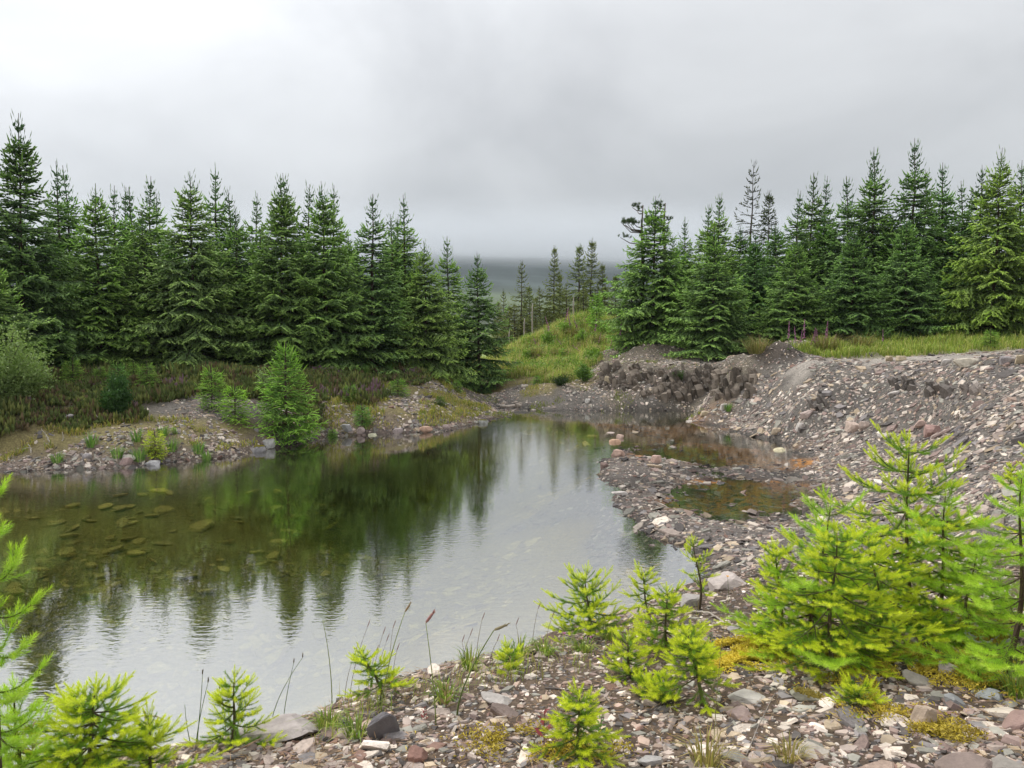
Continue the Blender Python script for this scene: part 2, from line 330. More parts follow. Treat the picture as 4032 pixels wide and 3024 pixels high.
for px, py in [(601, 463), (602, 478), (611, 500), (639, 523), (662, 541), (686, 551)]: cg(px, py, 0.0, 'spit')
# near bank: crest, and its drop to the water behind
for px, py, Y in [(-300, 790, 2.9), (-120, 785, 3.0), (20, 775, 3.1), (120, 764, 3.2), (185, 745, 3.5), (301, 720, 3.9), (370, 691, 4.1), (444, 668, 4.3), (546, 648, 4.6), (616, 634, 4.8), (648, 616, 5.2), (694, 597, 5.8), (741, 573, 6.8)]:
    cy(px, py, Y, 'slate'); X, Yc, Zc, _ = CP[-1]
    k = 1.0 if px < 680 else 0.6
    ox = -0.25 if px > 600 else 0
    cx(X + ox * 2 - .1, Yc + 1.0 * k, Zc * .55, 'slate'); cx(X + ox * 3 - .2, Yc + 2.0 * k, 0.0, 'slate'); cx(X + ox * 4 - .3, Yc + 3.2 * k, -.35, 'bed')
for px, py, Y in [(512, 768, 2.95), (700, 700, 3.5), (850, 680, 3.55), (972, 671, 3.6), (1024, 768, 2.7), (900, 622, 4.3), (1010, 622, 4.3), (300, 768, 2.95), (620, 690, 3.65), (760, 620, 4.9), (1150, 650, 3.9)]: cy(px, py, Y, 'slate')
cy(950, 583, 5.2, 'slate'); cy(830, 590, 5.5, 'slate')
cx(0, 0, 1.62, 'slate'); cx(-3, 0, 1.5, 'slate'); cx(3, 0, 1.75, 'slate'); cx(0, 1.5, 1.6, 'slate'); cx(-6, 1, 1.5, 'slate'); cx(7, 2, 1.9, 'slate'); cx(0, -8, 1.9, 'grass'); cx(-12, -5, 2, 'grass'); cx(12, -5, 2.2, 'grass')
cx(-14, 6, .9, 'bank'); cx(-20, 10, 1.0, 'heather'); cx(14, 8, 2.4, 'gravel'); cx(20, 15, 2.6, 'path'); cx(25, 26, 2.8, 'grass'); cx(-24, 20, 1.6, 'heather'); cx(-12, 3.5, 1.1, 'slate')
cx(-40, 0, 2.5, 'grass'); cx(40, 0, 3, 'grass'); cx(0, -40, 3, 'grass'); cx(-40, 40, 3, 'forest'); cx(40, 40, 3.5, 'forest'); cx(0, 70, -1.5, 'forest'); cx(-30, 65, 2, 'forest'); cx(35, 65, 2.5, 'forest'); cx(-35, -35, 3, 'grass'); cx(35, -35, 3, 'grass')

PC = np.array([c[:3] for c in CP]); LAB = [c[3] for c in CP]
def phi(d2): return 0.5 * d2 * np.log(d2 + 1e-9)
def tps_fit(P, z, lam=0.02):
    n = len(P); d2 = ((P[:, None] - P[None]) ** 2).sum(-1); A = np.zeros((n + 3, n + 3)); A[:n, :n] = phi(d2) + lam * np.eye(n)
    A[:n, n] = 1; A[:n, n + 1:] = P; A[n, :n] = 1; A[n + 1:, :n] = P.T
    return np.linalg.solve(A, np.concatenate([z, np.zeros(3)]))
TW = tps_fit(PC[:, :2], PC[:, 2])
COLS = {'shore': (.155, .12, .10), 'bank': (.19, .16, .07), 'gravel': (.122, .109, .096), 'heather': (.08, .07, .036), 'forest': (.030, .026, .016), 'bed': (.25, .185, .066), 'grass': (.2, .2, .06),
        'silt': (.60, .28, .085), 'soil': (.15, .128, .098), 'ledge': (.085, .070, .058), 'path': (.31, .277, .24), 'spit': (.13, .112, .10), 'slate': (.10, .072, .052)}
LCOL = np.array([COLS[l] for l in LAB]); LABS = sorted(COLS); LID = np.array([LABS.index(l) for l in LAB])
def far_z(x, y):
    r = np.hypot(x, y)
    return np.interp(r, [0, 60, 200, 450, 800, 6000], [2, 1.0, -9, -30, -40, -40]) + fbm(x / 60, y / 60, 4, 3) * np.interp(r, [0, 60, 400], [0, 1, 16])
BUMPS = [(*at_y(780, 355, 25.8)[:2], .75, .7, .55, 'ledge'), (*at_y(642, 350, 34.5)[:2], .9, .8, .45, 'soil'), (*at_y(668, 350, 34.0)[:2], .7, .7, .35, 'soil'), (*at_y(700, 350, 33.5)[:2], .8, .7, .35, 'soil'), (*at_y(738, 352, 30.5)[:2], .6, .6, .3, 'soil')]
def terrain_raw(x, y):
    """height, colour and label weights for flat arrays"""
    n = len(x); z = np.empty(n); c = np.empty((n, 3)); lab = np.empty(n, int)
    wx = x + fbm(x / 1.1, y / 1.1, 3, 11) * 1.1; wy = y + fbm(x / 1.1, y / 1.1, 3, 21) * 1.1
    for i in range(0, n, 20000):
        sl = slice(i, i + 20000); P = np.stack([x[sl], y[sl]], 1)
        d2 = (P[:, 0:1] - PC[None, :, 0]) ** 2 + (P[:, 1:2] - PC[None, :, 1]) ** 2
        z[sl] = phi(d2) @ TW[:-3] + TW[-3] + P @ TW[-2:]
        w = 1.0 / (((wx[sl][:, None] - PC[None, :, 0]) ** 2 + (wy[sl][:, None] - PC[None, :, 1]) ** 2) + 0.02) ** 2.5
        lab[sl] = LID[w.argmax(1)]
        w /= w.sum(1)[:, None]; c[sl] = w @ LCOL
    r = np.hypot(x, y - 15); b = np.clip((r - 42) / 22, 0, 1); b = b * b * (3 - 2 * b)
    z = z * (1 - b) + far_z(x, y) * b
    near = 1 - b
    for (bx, by, brx, bry, bh, bl) in BUMPS:
        g = np.exp(-((x - bx) / brx) ** 2 - ((y - by) / bry) ** 2); z = z + bh * g
        if bl: m_ = g > .35 + .3 * fbm(x / .4, y / .4, 3, 45); lab[m_] = LABS.index(bl); c[m_] = COLS[bl]
    # relief of its own for each kind of ground
    amp = np.array([{'ledge': .30, 'soil': .16, 'heather': .25, 'grass': .42, 'bank': .20, 'gravel': .20, 'slate': .07, 'spit': .10, 'silt': .13, 'shore': .06, 'bed': .16, 'path': .03, 'forest': .25}[LABS[k]] for k in range(len(LABS))])[lab]
    z = z + near * amp * np.where(z < -.3, .6, 1) * (fbm(x / .9, y / .9, 4, 31) + 0.6 * fbm(x / .28, y / .28, 3, 41))
    c = c * (1 - b[:, None]) + np.array([.075, .095, .040]) * b[:, None]
    c = c * (1 + 0.35 * fbm(x / 2.2, y / 2.2, 4, 51))[:, None]
    wet = np.clip((.09 - z) / .08, 0, 1) * np.clip((z + .4) / .3, 0, 1) * near                 # damp margin of the pond
    c = c * (1 - .55 * wet)[:, None]
    return z, c, lab
# log-polar sheet
th_f = np.linspace(R(-42), R(42), 380); th = np.concatenate([np.linspace(R(-180), R(-42), 36)[:-1], th_f, np.linspace(R(42), R(180), 36)[1:-1]])
rr = np.concatenate([np.geomspace(0.7, 2.4, 14)[:-1], np.geomspace(2.4, 52, 330), np.geomspace(52, 9000, 46)[1:]])
TH, RRg = np.meshgrid(th, rr, indexing='ij'); GX = RRg * np.sin(TH); GY = RRg * np.cos(TH)
gz, gc, glab = terrain_raw(GX.ravel(), GY.ravel()); GZ = gz.reshape(GX.shape); GL = glab.reshape(GX.shape)
nT, nR = GX.shape
def H(x, y):
    """height of the built sheet"""
    x = np.atleast_1d(np.asarray(x, float)); y = np.atleast_1d(np.asarray(y, float))
    t = np.arctan2(x, y); r = np.clip(np.hypot(x, y), rr[0], rr[-1] * .999)
    i = np.clip(np.searchsorted(th, t) - 1, 0, nT - 2); j = np.clip(np.searchsorted(rr, r) - 1, 0, nR - 2)
    a = np.clip((t - th[i]) / (th[i + 1] - th[i]), 0, 1); b = np.clip((r - rr[j]) / (rr[j + 1] - rr[j]), 0, 1)
    return (GZ[i, j] * (1 - a) + GZ[i + 1, j] * a) * (1 - b) + (GZ[i, j + 1] * (1 - a) + GZ[i + 1, j + 1] * a) * b
def labels_at(x, y):
    t = np.arctan2(x, y); r = np.hypot(x, y)
    return GL[np.clip(np.searchsorted(th, t), 0, nT - 1), np.clip(np.searchsorted(rr, r), 0, nR - 1)]
def h1(x, y): return float(H(x, y)[0])
ii, jj = np.meshgrid(np.arange(nT), np.arange(nR - 1), indexing='ij'); i2 = (ii + 1) % nT
Fg = np.stack([ii * nR + jj, ii * nR + jj + 1, i2 * nR + jj + 1, i2 * nR + jj], -1).reshape(-1, 4)[:, ::-1]
Vg = np.stack([GX.ravel(), GY.ravel(), GZ.ravel()], 1); Vg = np.vstack([Vg, [0, 0, 1.6]]); gcv = np.vstack([gc, COLS['slate']])
fan = np.stack([np.full(nT, len(Vg) - 1), ((np.arange(nT) + 1) % nT) * nR, np.arange(nT) * nR], -1)
ground = link('ground', mesh('ground', Vg, [Fg.copy(), fan], M_GROUND, gcv, True)); tag(ground, kind='structure')

_ts = np.geomspace(1.2, 90, 1500)
def hit(px, py):
    """where the sight line through a picture point meets the ground"""
    d = ray(px, py); P = np.array([0, 0, CZ]) + _ts[:, None] * d
    below = P[:, 2] < H(P[:, 0], P[:, 1])
    k = int(np.argmax(below)) if below.any() else len(_ts) - 1
    q = P[k]; return np.array([q[0], q[1], h1(q[0], q[1])])

def bhit(px, py):
    """the same, kept on the near bank"""
    for k in range(20):
        p = hit(px, py + 2 * k)
        if p[1] < 7.5 and p[2] > .7: return p
    return p

# far hill
hx = np.linspace(-3200, 3200, 161); hy = np.linspace(620, 2700, 90); HX, HY = np.meshgrid(hx, hy, indexing='ij')
hz = -45 + 215 * np.clip((HY - 650) / 1250, 0, 1) ** 0.85 + fbm(HX / 420, HY / 420, 5, 61) * 55 - 25 * np.clip((HX - 500) / 1500, -1, 1)
hc = np.empty((hx.size * hy.size, 3)); t = fbm(HX.ravel() / 160, HY.ravel() / 60, 5, 71)
low = np.clip((hz.ravel() + 10) / 70, 0, 1)[:, None]
hc = (1 - low) * np.array([.12, .15, .045]) + low * np.array([.035, .045, .042]); hc = np.where((t > .05)[:, None] & (low < .9), hc * .42, hc); hc = np.where((t < -.09)[:, None], hc * 1.6, hc)
i, j = np.meshgrid(np.arange(hx.size - 1), np.arange(hy.size - 1), indexing='ij'); n = hy.size
Fh = np.stack([i * n + j, (i + 1) * n + j, (i + 1) * n + j + 1, i * n + j + 1], -1).reshape(-1, 4)
M_MOOR = solid_mat('moorland', 0.95, 0.02, 0.3, 0.2, 0.05, 0.1, 5)
tag(link('hill', mesh('hill', np.stack([HX.ravel(), HY.ravel(), hz.ravel()], 1), Fh, M_MOOR, hc, True)), kind='structure')

# water: one closed body
def box_mesh(name, x0, x1, y0, y1, z0, z1, mat):
    V = np.array([[x, y, z] for z in (z0, z1) for y in (y0, y1) for x in (x0, x1)], float)
    F = np.array([[0, 2, 3, 1], [4, 5, 7, 6], [0, 1, 5, 4], [2, 6, 7, 3], [0, 4, 6, 2], [1, 3, 7, 5]]); return mesh(name, V, F, mat)
water = link('water', box_mesh('water', -24, 11.5, 3.6, 30.5, -4.5, 0.0, M_WATER)); tag(water, kind='structure')
p = at_z(481, 394, .25)
wv = np.array([[p[0] + 1.3 * math.cos(a) * (1 + .2 * math.sin(3 * a)), p[1] + 1.6 * math.sin(a), z] for z in (h1(p[0], p[1]) + .05, h1(p[0], p[1]) - .6) for a in np.linspace(0, 6.283, 17)[:-1]])
k = np.arange(16); wf = np.stack([k, k + 16, (k + 1) % 16 + 16, (k + 1) % 16], -1)
pw = mesh('stream_water', wv, [wf, np.array([list(range(16))]), np.array([list(range(31, 15, -1))])], M_WATER)
tag(link('stream_water', pw), kind='structure')

# ---------------------------------------------------------------- conifers of the wood
def rot_about(v, ax, a):
    return v * math.cos(a) + np.cross(ax, v) * math.sin(a) + ax * (ax @ v) * (1 - math.cos(a))
UP = np.array([0, 0, 1.0])
def unit(v): return v / (np.linalg.norm(v) + 1e-9)
def spruce_proto(seed, Ht=7.0, Rad=1.9, base=0.25, lead=1.5, step=0.36, nb=6, droop=0.30, old=(.098, .172, .064), new=(.48, .67, .17), fill=1.0, shoot=.032, bare=0.0, deadwood=False, expo=.66, irr=(.72, 1.15), lat=.155):
    """trunk and crown of one spruce: whorls of drooping limbs, laterals and finger-like shoots"""
    q = np.random.default_rng(seed); old = np.array(old); new = np.array(new)
    cs = Soup(); P0 = []; P1 = []; RD = []; CA = []; CB = []; tw = Soup()
    kx, ky = q.uniform(-.05, .05, 2)
    def axis(z): t = z / Ht; return np.array([kx * t * t * Ht * .3 + .02 * math.sin(z * 2.1), ky * t * t * Ht * .3 + .02 * math.cos(z * 1.7), z])
    zs = np.linspace(0, Ht, 26); ts = Soup()
    ts.tube([axis(z) for z in zs], np.interp(zs / Ht, [0, .8, 1], [Ht * .013, .02, .007]), np.array([.085, .060, .045]), 7)
    def sp(a, b, r, c0, c1): P0.append(a); P1.append(b); RD.append(r); CA.append(c0); CB.append(c1)
    z = base + bare
    while z < Ht - 0.45:
        t = (z - base) / (Ht - base); upper = z > Ht - lead
        n = nb if not upper else int(q.integers(3, 6))
        a0 = q.uniform(0, 6.28)
        for b in range(n + (2 if (not upper and fill > .8) else 0)):
            inter = b >= n
            az = a0 + b * 6.283 / n + q.uniform(-.35, .35); zz = z + q.uniform(-.06, .06) + (q.uniform(.08, .25) if inter else 0)
            Lb = (Rad * min((1 - t) ** expo, 1.25 * (1 - t)) * q.uniform(*irr) * (1 if t < .5 else max(.62, 1 - (t - .5) * 1.6)) + .10) * (.7 if inter else 1)
            if t < .12: Lb *= .8 + t * 1.6
            if upper: Lb = max(.16, min(Lb, .75)) * q.uniform(.6, 1.1)
            el = R(np.interp(t, [0, .5, .8, 1], [-8, 8, 32, 52])) + q.uniform(-.12, .12)
            dr = droop * np.interp(t, [0, .6, 1], [1, .8, 0]); h = np.array([math.sin(az), math.cos(az), 0]); o = axis(zz)
            def pos(s): return o + h * (Lb * s * math.cos(el)) + UP * Lb * (math.sin(el) * s - dr * s * s + (.22 if not upper else .45) * s ** 3)
            ns = max(3, int(Lb / .14)); pts = [pos(s) for s in np.linspace(0, 1, ns + 1)]
            tw.tube(pts[::max(1, ns // 4)] if ns > 4 else pts, np.linspace(.006 + .007 * Lb, .003, len(pts[::max(1, ns // 4)] if ns > 4 else pts)), np.array([.06, .045, .03]), 3, False)
            side = np.array([h[1], -h[0], 0])
            # shoots on the limb itself
            if upper:
                for m in range(ns):
                    sp(pts[m], pts[m + 1], shoot * .75, old * 1.25, old * 1.6)
                tipd = unit(pts[-1] - pts[-2]); sp(pts[-1], pts[-1] + unit(tipd + UP * .9) * q.uniform(.10, .28), .012, old * 1.6, new * .7)
                for m in range(1, ns):
                    for sg in (-1, 1):
                        if q.random() < .75:
                            d = unit(tipd * .5 + side * sg * .8 + UP * q.uniform(.0, .5)); l = q.uniform(.08, .2)
                            sp(pts[m], pts[m] + d * l, shoot * .85, old * 1.2, old * 1.9)
                continue
            s = .14 if not inter else .3
            while s < 1.0:
                c = pos(s); tg = unit(pos(min(1, s + .03)) - pos(s - .03))
                for sg in (-1, 1):
                    if q.random() > .93 * fill: continue
                    ll = min(.62, ((1 - s) * .50 * Lb + .13)) * q.uniform(.65, 1.2)
                    d = unit(rot_about(tg, UP, sg * R(q.uniform(42, 66))) - UP * q.uniform(.05, .42) * (1 if t < .7 else .2))
                    nsh = max(1, int(ll / .10)); e = c + d * ll - UP * .10 * ll; prev = c
                    g = np.clip(.25 + .85 * s + q.uniform(-.15, .15), 0, 1)
                    for m in range(nsh):
                        f = (m + 1) / nsh; cur = c + (e - c) * f + UP * (.05 * ll * math.sin(f * 3.1)); k = np.clip(g * (.2 + .8 * f), 0, 1) ** 1.5
                        ca = old + (new - old) * k * .45; cb = old + (new - old) * k
                        sp(prev, cur + (cur - prev) * .35, shoot, ca, cb)
                        for s2 in (-1, 1):
                            if q.random() < .70 * fill:
                                l2 = q.uniform(.09, .19) * (1.15 - .4 * f); d2 = unit(rot_about(d, UP, s2 * R(q.uniform(35, 60))) - UP * q.uniform(.0, .5))
                                sp(cur, cur + d2 * l2, shoot * .9, ca, old + (new - old) * min(1, k * 1.25))
                        prev = cur
                s += (lat + .05 * q.random()) / max(Lb, .35) / max(.4, fill)
            tipd = unit(pts[-1] - pts[-2]); sp(pts[-1] - tipd * .05, pts[-1] + unit(tipd + UP * (.25 + .9 * t)) * q.uniform(.10, .16 + .25 * t), shoot * .85, old + (new - old) * .5, new)
        z += step * q.uniform(.8, 1.2) * (1.0 if t < .75 else .85)
    # bare leader with a few upright shoots
    top = axis(Ht)
    for m in range(int(q.integers(2, 5))):
        zb = Ht - q.uniform(.25, .5); a = q.uniform(0, 6.28); o = axis(zb); d = np.array([math.sin(a), math.cos(a), 0]); l = q.uniform(.25, .5)
        m1 = o + d * .09 + UP * l * .4; sp(o, m1, .011, old * 1.4, old * 1.4); sp(m1, o + d * q.uniform(.08, .2) + UP * l, .011, old * 1.5, new * .55)
    sp(axis(Ht - .5), top, .017, old * 1.4, old * 1.6)
    if deadwood:
        zz = .6
        while zz < base + bare:
            a = q.uniform(0, 6.28); l = q.uniform(.2, .8); o = axis(zz); d = np.array([math.sin(a), math.cos(a), q.uniform(-.4, .1)]); ts.tube([o, o + d * l], [.012, .004], np.array([.12, .10, .08]), 3); zz += q.uniform(.15, .4)
    cs.spindles(np.array(P0), np.array(P1), np.array(RD), np.array(CA), np.array(CB), .5)
    for V, C, F in ((tw.V, tw.C, tw.F4),): 
        Vn = np.vstack(V); cs.add(Vn, np.vstack(C), None, np.vstack(F))
    return ts.build('spruce_trunk', M_BARK, True), cs.build('spruce_crown', M_NEEDLE), Ht, len(P0)
PROTO = {}
PROTO['A'] = spruce_proto(1, 7.0, 2.4, .2, 1.0, .29, 7, .30)
PROTO['A2'] = spruce_proto(2, 7.0, 2.5, .15, .9, .30, 7, .36)
PROTO['A3'] = spruce_proto(8, 7.0, 2.3, .15, 1.1, .29, 7, .26)
PROTO['B'] = spruce_proto(3, 7.0, 2.05, .25, 1.2, .31, 6, .30)
PROTO['C'] = spruce_proto(4, 7.0, 1.7, .4, 1.5, .30, 6, .26, fill=.95)
PROTO['D'] = spruce_proto(5, 7.0, 1.5, .5, 1.6, .31, 6, .22, fill=.9)
PROTO['D2'] = spruce_proto(9, 7.0, 1.4, .6, 1.7, .32, 5, .2, fill=.88)
PROTO['S'] = spruce_proto(6, 9.0, 2.1, .8, .7, .36, 5, .20, old=(.09, .115, .04), new=(.27, .30, .085), fill=.85, bare=.3, deadwood=True, irr=(.4, 1.25))
PROTO['S2'] = spruce_proto(10, 9.0, 1.9, .8, .6, .38, 5, .16, old=(.10, .115, .045), new=(.28, .30, .09), fill=.75, bare=1.2, deadwood=True, irr=(.35, 1.3))
PROTO['L'] = spruce_proto(16, 9.0, 1.9, 1.0, .6, .44, 4, .18, old=(.07, .085, .036), new=(.20, .225, .075), fill=.6)
PROTO['Y'] = spruce_proto(7, 2.4, .80, .05, .45, .16, 6, .10, expo=.95, lat=.07, old=(.06, .14, .032), new=(.27, .45, .09), shoot=.0135, fill=.95)
PROTO['Y2'] = spruce_proto(12, 1.4, .40, .03, .32, .13, 5, .05, expo=.9, lat=.08, old=(.09, .18, .04), new=(.36, .55, .11), shoot=.012, fill=.9)

def tree(name, kind, px, pytop, Y, label, cat='tree', group=None, wid=1.0, tint=(1, 1, 1), rz=None, base=None):
    X = (px - 512) / FPX * Y * 1.0; zt = at_y(px, pytop, Y)[2]; zb = h1(X, Y) - .06 if base is None else base
    tr, cr, H0, _ = PROTO[kind]; s = (zt - zb) / H0
    e = empty(name, (X, Y, zb)); e.scale = (s ** .5 * wid, s ** .5 * wid, s) if kind[0] not in 'Y' else (s * wid, s * wid, s)
    e.rotation_euler = (random.uniform(-.02, .02), random.uniform(-.02, .02), random.uniform(0, 6.28) if rz is None else rz)
    a = link('trunk', tr, e); b = link('crown', cr, e); j = random.uniform(.88, 1.12)
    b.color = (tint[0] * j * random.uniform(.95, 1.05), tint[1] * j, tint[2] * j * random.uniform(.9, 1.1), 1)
    return tag(e, label, cat, group)
GL_, GR_, GM_ = 'spruces behind the left bank', 'spruces behind the gravel platform', 'thin conifers in the gap'
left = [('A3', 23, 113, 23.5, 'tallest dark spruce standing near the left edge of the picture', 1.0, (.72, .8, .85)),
        ('A', 100, 182, 25.5, 'broad bright spruce just right of the tallest dark spruce', 1.0, (1.1, 1.1, 1)),
        ('A2', 194, 171, 26.0, 'broad spruce with bunched upright tip, above the pair of slim bank saplings', 1.0, (1.05, 1.05, 1)),
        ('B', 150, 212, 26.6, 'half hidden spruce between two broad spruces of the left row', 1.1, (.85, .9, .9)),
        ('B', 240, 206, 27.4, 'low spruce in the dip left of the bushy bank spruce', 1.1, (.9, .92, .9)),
        ('A3', 283, 175, 27.0, 'tall spruce directly behind the bushy young bank spruce', .95, (1, 1, 1)),
        ('A', 326, 181, 27.6, 'wide spruce with open crown right of the bushy bank spruce', 1.0, (.95, 1, .95)),
        ('C', 372, 193, 28.8, 'spruce with one long spire in the right half of the left row', 1.2, (.8, .88, .85)),
        ('A2', 427, 241, 30.6, 'small bright spruce ending the left row, near the stream inlet', .95, (1.3, 1.25, 1.05)),
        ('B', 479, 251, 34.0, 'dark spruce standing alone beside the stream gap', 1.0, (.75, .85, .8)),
        ('C', 450, 236, 35.0, 'slender pale spire behind the small bright spruce by the inlet', 1.1, (1.1, 1.1, 1)),
        ('A', -46, 180, 22.0, 'spruce cut off by the left edge beside the tallest one', 1.0, (.85, .9, .9)),
        ('A', -6, 248, 20.6, 'low spruce at the left edge in front of the tallest one', 1.0, (1.1, 1.1, 1))]
names = ['first', 'second', 'third', 'fourth', 'fifth', 'sixth', 'seventh', 'eighth', 'ninth', 'tenth', 'eleventh', 'twelfth', 'thirteenth', 'fourteenth', 'fifteenth', 'sixteenth']
back = [('D', 66, 160, 29), ('D', 77, 166, 30), ('D', 119, 186, 30), ('D2', 128, 187, 33), ('D', 137, 188, 31), ('C', 153, 176, 30), ('D2', 164, 194, 33), ('D', 220, 164, 31), ('D2', 234, 190, 31), ('D', 259, 192, 31), ('C', 290, 173, 31), ('D2', 310, 184, 31),
        ('D', 337, 185, 31), ('D2', 392, 214, 31), ('D', 407, 194, 31.5), ('C', 398, 216, 34)]
for k, px, pt, Y, lab, w, ti in left: tree('spruce_tree', k, px, pt, Y, lab, 'tree', GL_, w, ti)
for n, (k, px, pt, Y) in enumerate(back): tree('spruce_tree', k, px, pt, Y, names[n] + ' thin spire from the left in the back row of the left wood', 'tree', GL_, 1.15, (.95, 1, .9))
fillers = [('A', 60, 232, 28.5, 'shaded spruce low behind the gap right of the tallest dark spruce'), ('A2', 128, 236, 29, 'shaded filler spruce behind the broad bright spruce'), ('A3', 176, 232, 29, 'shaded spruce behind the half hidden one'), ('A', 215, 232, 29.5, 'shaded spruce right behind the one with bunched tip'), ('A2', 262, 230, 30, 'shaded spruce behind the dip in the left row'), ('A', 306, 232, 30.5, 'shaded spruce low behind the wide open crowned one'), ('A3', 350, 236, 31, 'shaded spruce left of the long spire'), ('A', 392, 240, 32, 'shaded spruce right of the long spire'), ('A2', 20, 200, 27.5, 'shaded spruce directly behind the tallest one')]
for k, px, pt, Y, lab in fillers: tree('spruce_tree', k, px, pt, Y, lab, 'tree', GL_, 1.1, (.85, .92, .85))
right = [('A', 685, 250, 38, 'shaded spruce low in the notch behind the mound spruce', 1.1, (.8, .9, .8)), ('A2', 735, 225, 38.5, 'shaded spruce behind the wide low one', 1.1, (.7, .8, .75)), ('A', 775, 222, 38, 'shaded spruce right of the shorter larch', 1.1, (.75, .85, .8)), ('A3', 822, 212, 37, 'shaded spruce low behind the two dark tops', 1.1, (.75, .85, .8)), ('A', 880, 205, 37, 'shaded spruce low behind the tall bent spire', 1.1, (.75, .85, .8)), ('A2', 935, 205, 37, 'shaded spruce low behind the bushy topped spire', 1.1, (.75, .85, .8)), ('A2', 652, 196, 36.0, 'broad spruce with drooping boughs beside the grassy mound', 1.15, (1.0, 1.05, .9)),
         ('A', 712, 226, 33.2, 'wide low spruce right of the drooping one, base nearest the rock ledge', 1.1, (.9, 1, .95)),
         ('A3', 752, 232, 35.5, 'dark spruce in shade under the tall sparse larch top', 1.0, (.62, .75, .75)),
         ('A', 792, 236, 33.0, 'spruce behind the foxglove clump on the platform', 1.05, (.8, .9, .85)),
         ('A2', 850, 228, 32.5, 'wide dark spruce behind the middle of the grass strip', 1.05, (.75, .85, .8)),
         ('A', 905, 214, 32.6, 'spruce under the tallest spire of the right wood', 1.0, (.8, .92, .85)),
         ('A2', 990, 148, 31.2, 'yellowish green spruce near the right edge, full to the ground', .95, (1.2, 1.2, .75)),
         ('B', 1014, 160, 33.0, 'spruce cut off by the right edge, beside the yellowish one', 1.1, (.9, .95, .85)),
         ('A', 1052, 165, 31.5, 'outermost spruce past the right edge, only its boughs showing', 1.0, (.9, 1, .8)),
         ('D', 682, 217, 39, 'short thin spire in the notch right of the mound spruce', 1.1, (1, 1, .9)), ('C', 704, 204, 37, 'left of two twin spires above the wide low spruce', 1.1, (1, 1, .9)),
         ('C', 717, 193, 37, 'right of two twin spires above the wide low spruce', 1.1, (1, 1, .9)), ('D', 791, 191, 37, 'narrow spire directly above the foxglove clump', 1.15, (.85, .9, .8)),
         ('C', 806, 172, 38, 'taller of two dark tops above the foxglove clump', 1.1, (.8, .85, .8)), ('D', 819, 177, 38, 'curved thin top next to two dark tops', 1.1, (.8, .85, .8)),
         ('C', 846, 176, 36, 'spire with drooping tip left of the tall bent spire', 1.2, (.8, .9, .85)), ('D', 862, 166, 37, 'slim spire touching the tall bent spire', 1.1, (.8, .9, .8)),
         ('C', 870, 147, 36, 'tall bent spire, second highest of the right wood', 1.1, (.8, .9, .85)), ('C', 907, 138, 35, 'highest spire of the right wood with bare leader', 1.15, (.75, .85, .85)),
         ('D', 919, 169, 36, 'short twin-tipped spire right of the highest one', 1.15, (.8, .9, .85)), ('C', 938, 162, 36, 'bushy topped spire in front of the gap near the yellowish spruce', 1.2, (.75, .88, .85)),
         ('D', 959, 180, 37, 'low thin spire filling the gap left of the yellowish spruce', 1.2, (.85, .9, .85)), ('B', 975, 165, 36, 'dark shaggy spruce behind the yellowish one', 1.1, (.7, .75, .7)),
         ('B', 632, 262, 37.5, 'small spruce tucked behind the left flank of the mound spruce', .9, (.95, 1.05, .85)), ('B', 670, 235, 38, 'spruce filling in behind the mound spruce and the wide low one', 1.1, (.8, .9, .8))]
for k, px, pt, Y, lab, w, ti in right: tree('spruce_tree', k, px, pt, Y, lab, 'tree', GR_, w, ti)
tree('larch_tree', 'L', 746, 161, 42, 'tall sparse larch rising above the right wood', 'tree', None, 1.1, (.8, .8, .8))
tree('larch_tree', 'S', 766, 190, 41, 'shorter dark larch beside the tall sparse one', 'tree', None, 1.0, (.6, .7, .65))
mid = [('S2', 521, 259, 55, 'leftmost thin conifer in the gap, tiers of flat olive boughs'), ('S', 553, 245, 55, 'thin conifer with lit boughs in the middle of the gap'), ('S', 577, 243, 58, 'left one of the two close conifers beside the mound spruce'),
       ('S', 589, 238, 60, 'right one of the two close conifers, the tallest in the gap'), ('S', 602, 262, 60, 'shaded conifer right of the tallest in the gap'), ('S', 614, 274, 57, 'low shaded conifer half behind the mound spruce'), ('S2', 541, 285, 55, 'low conifer with pale bare trunk left of the mound'),
       ('S2', 505, 288, 58, 'low pine-like conifer beside the dark stream spruce'), ('S2', 566, 282, 54, 'low conifer standing behind the top of the mound'), ('S2', 515, 302, 54, 'lowest conifer over the stream gap'), ('S', 530, 285, 62, 'hazy conifer deepest in the gap'), ('S', 497, 300, 64, 'hazy conifer partly behind the stream spruce'),
       ('S2', 549, 300, 53, 'bare trunked conifer just above the crest of the mound')]
mid += [('S', 509, 305, 55, 'leaning low conifer between the two leftmost of the gap'), ('S', 536, 296, 58, 'conifer in the dense middle of the gap'), ('S', 560, 272, 62, 'faint conifer between the lit one and the close pair'), ('S2', 583, 285, 52, 'low conifer under the close pair'), ('S', 524, 300, 66, 'faint conifer at the back left of the gap'), ('S', 604, 285, 53, 'low olive conifer right of the close pair'), ('S', 546, 306, 53, 'bushy low conifer over the left of the mound')]
for k, px, pt, Y, lab in mid: tree('thin_conifer', k, px, pt, Y, lab, 'tree', GM_, random.uniform(.85, 1.35), (1.3, 1.35, .9))
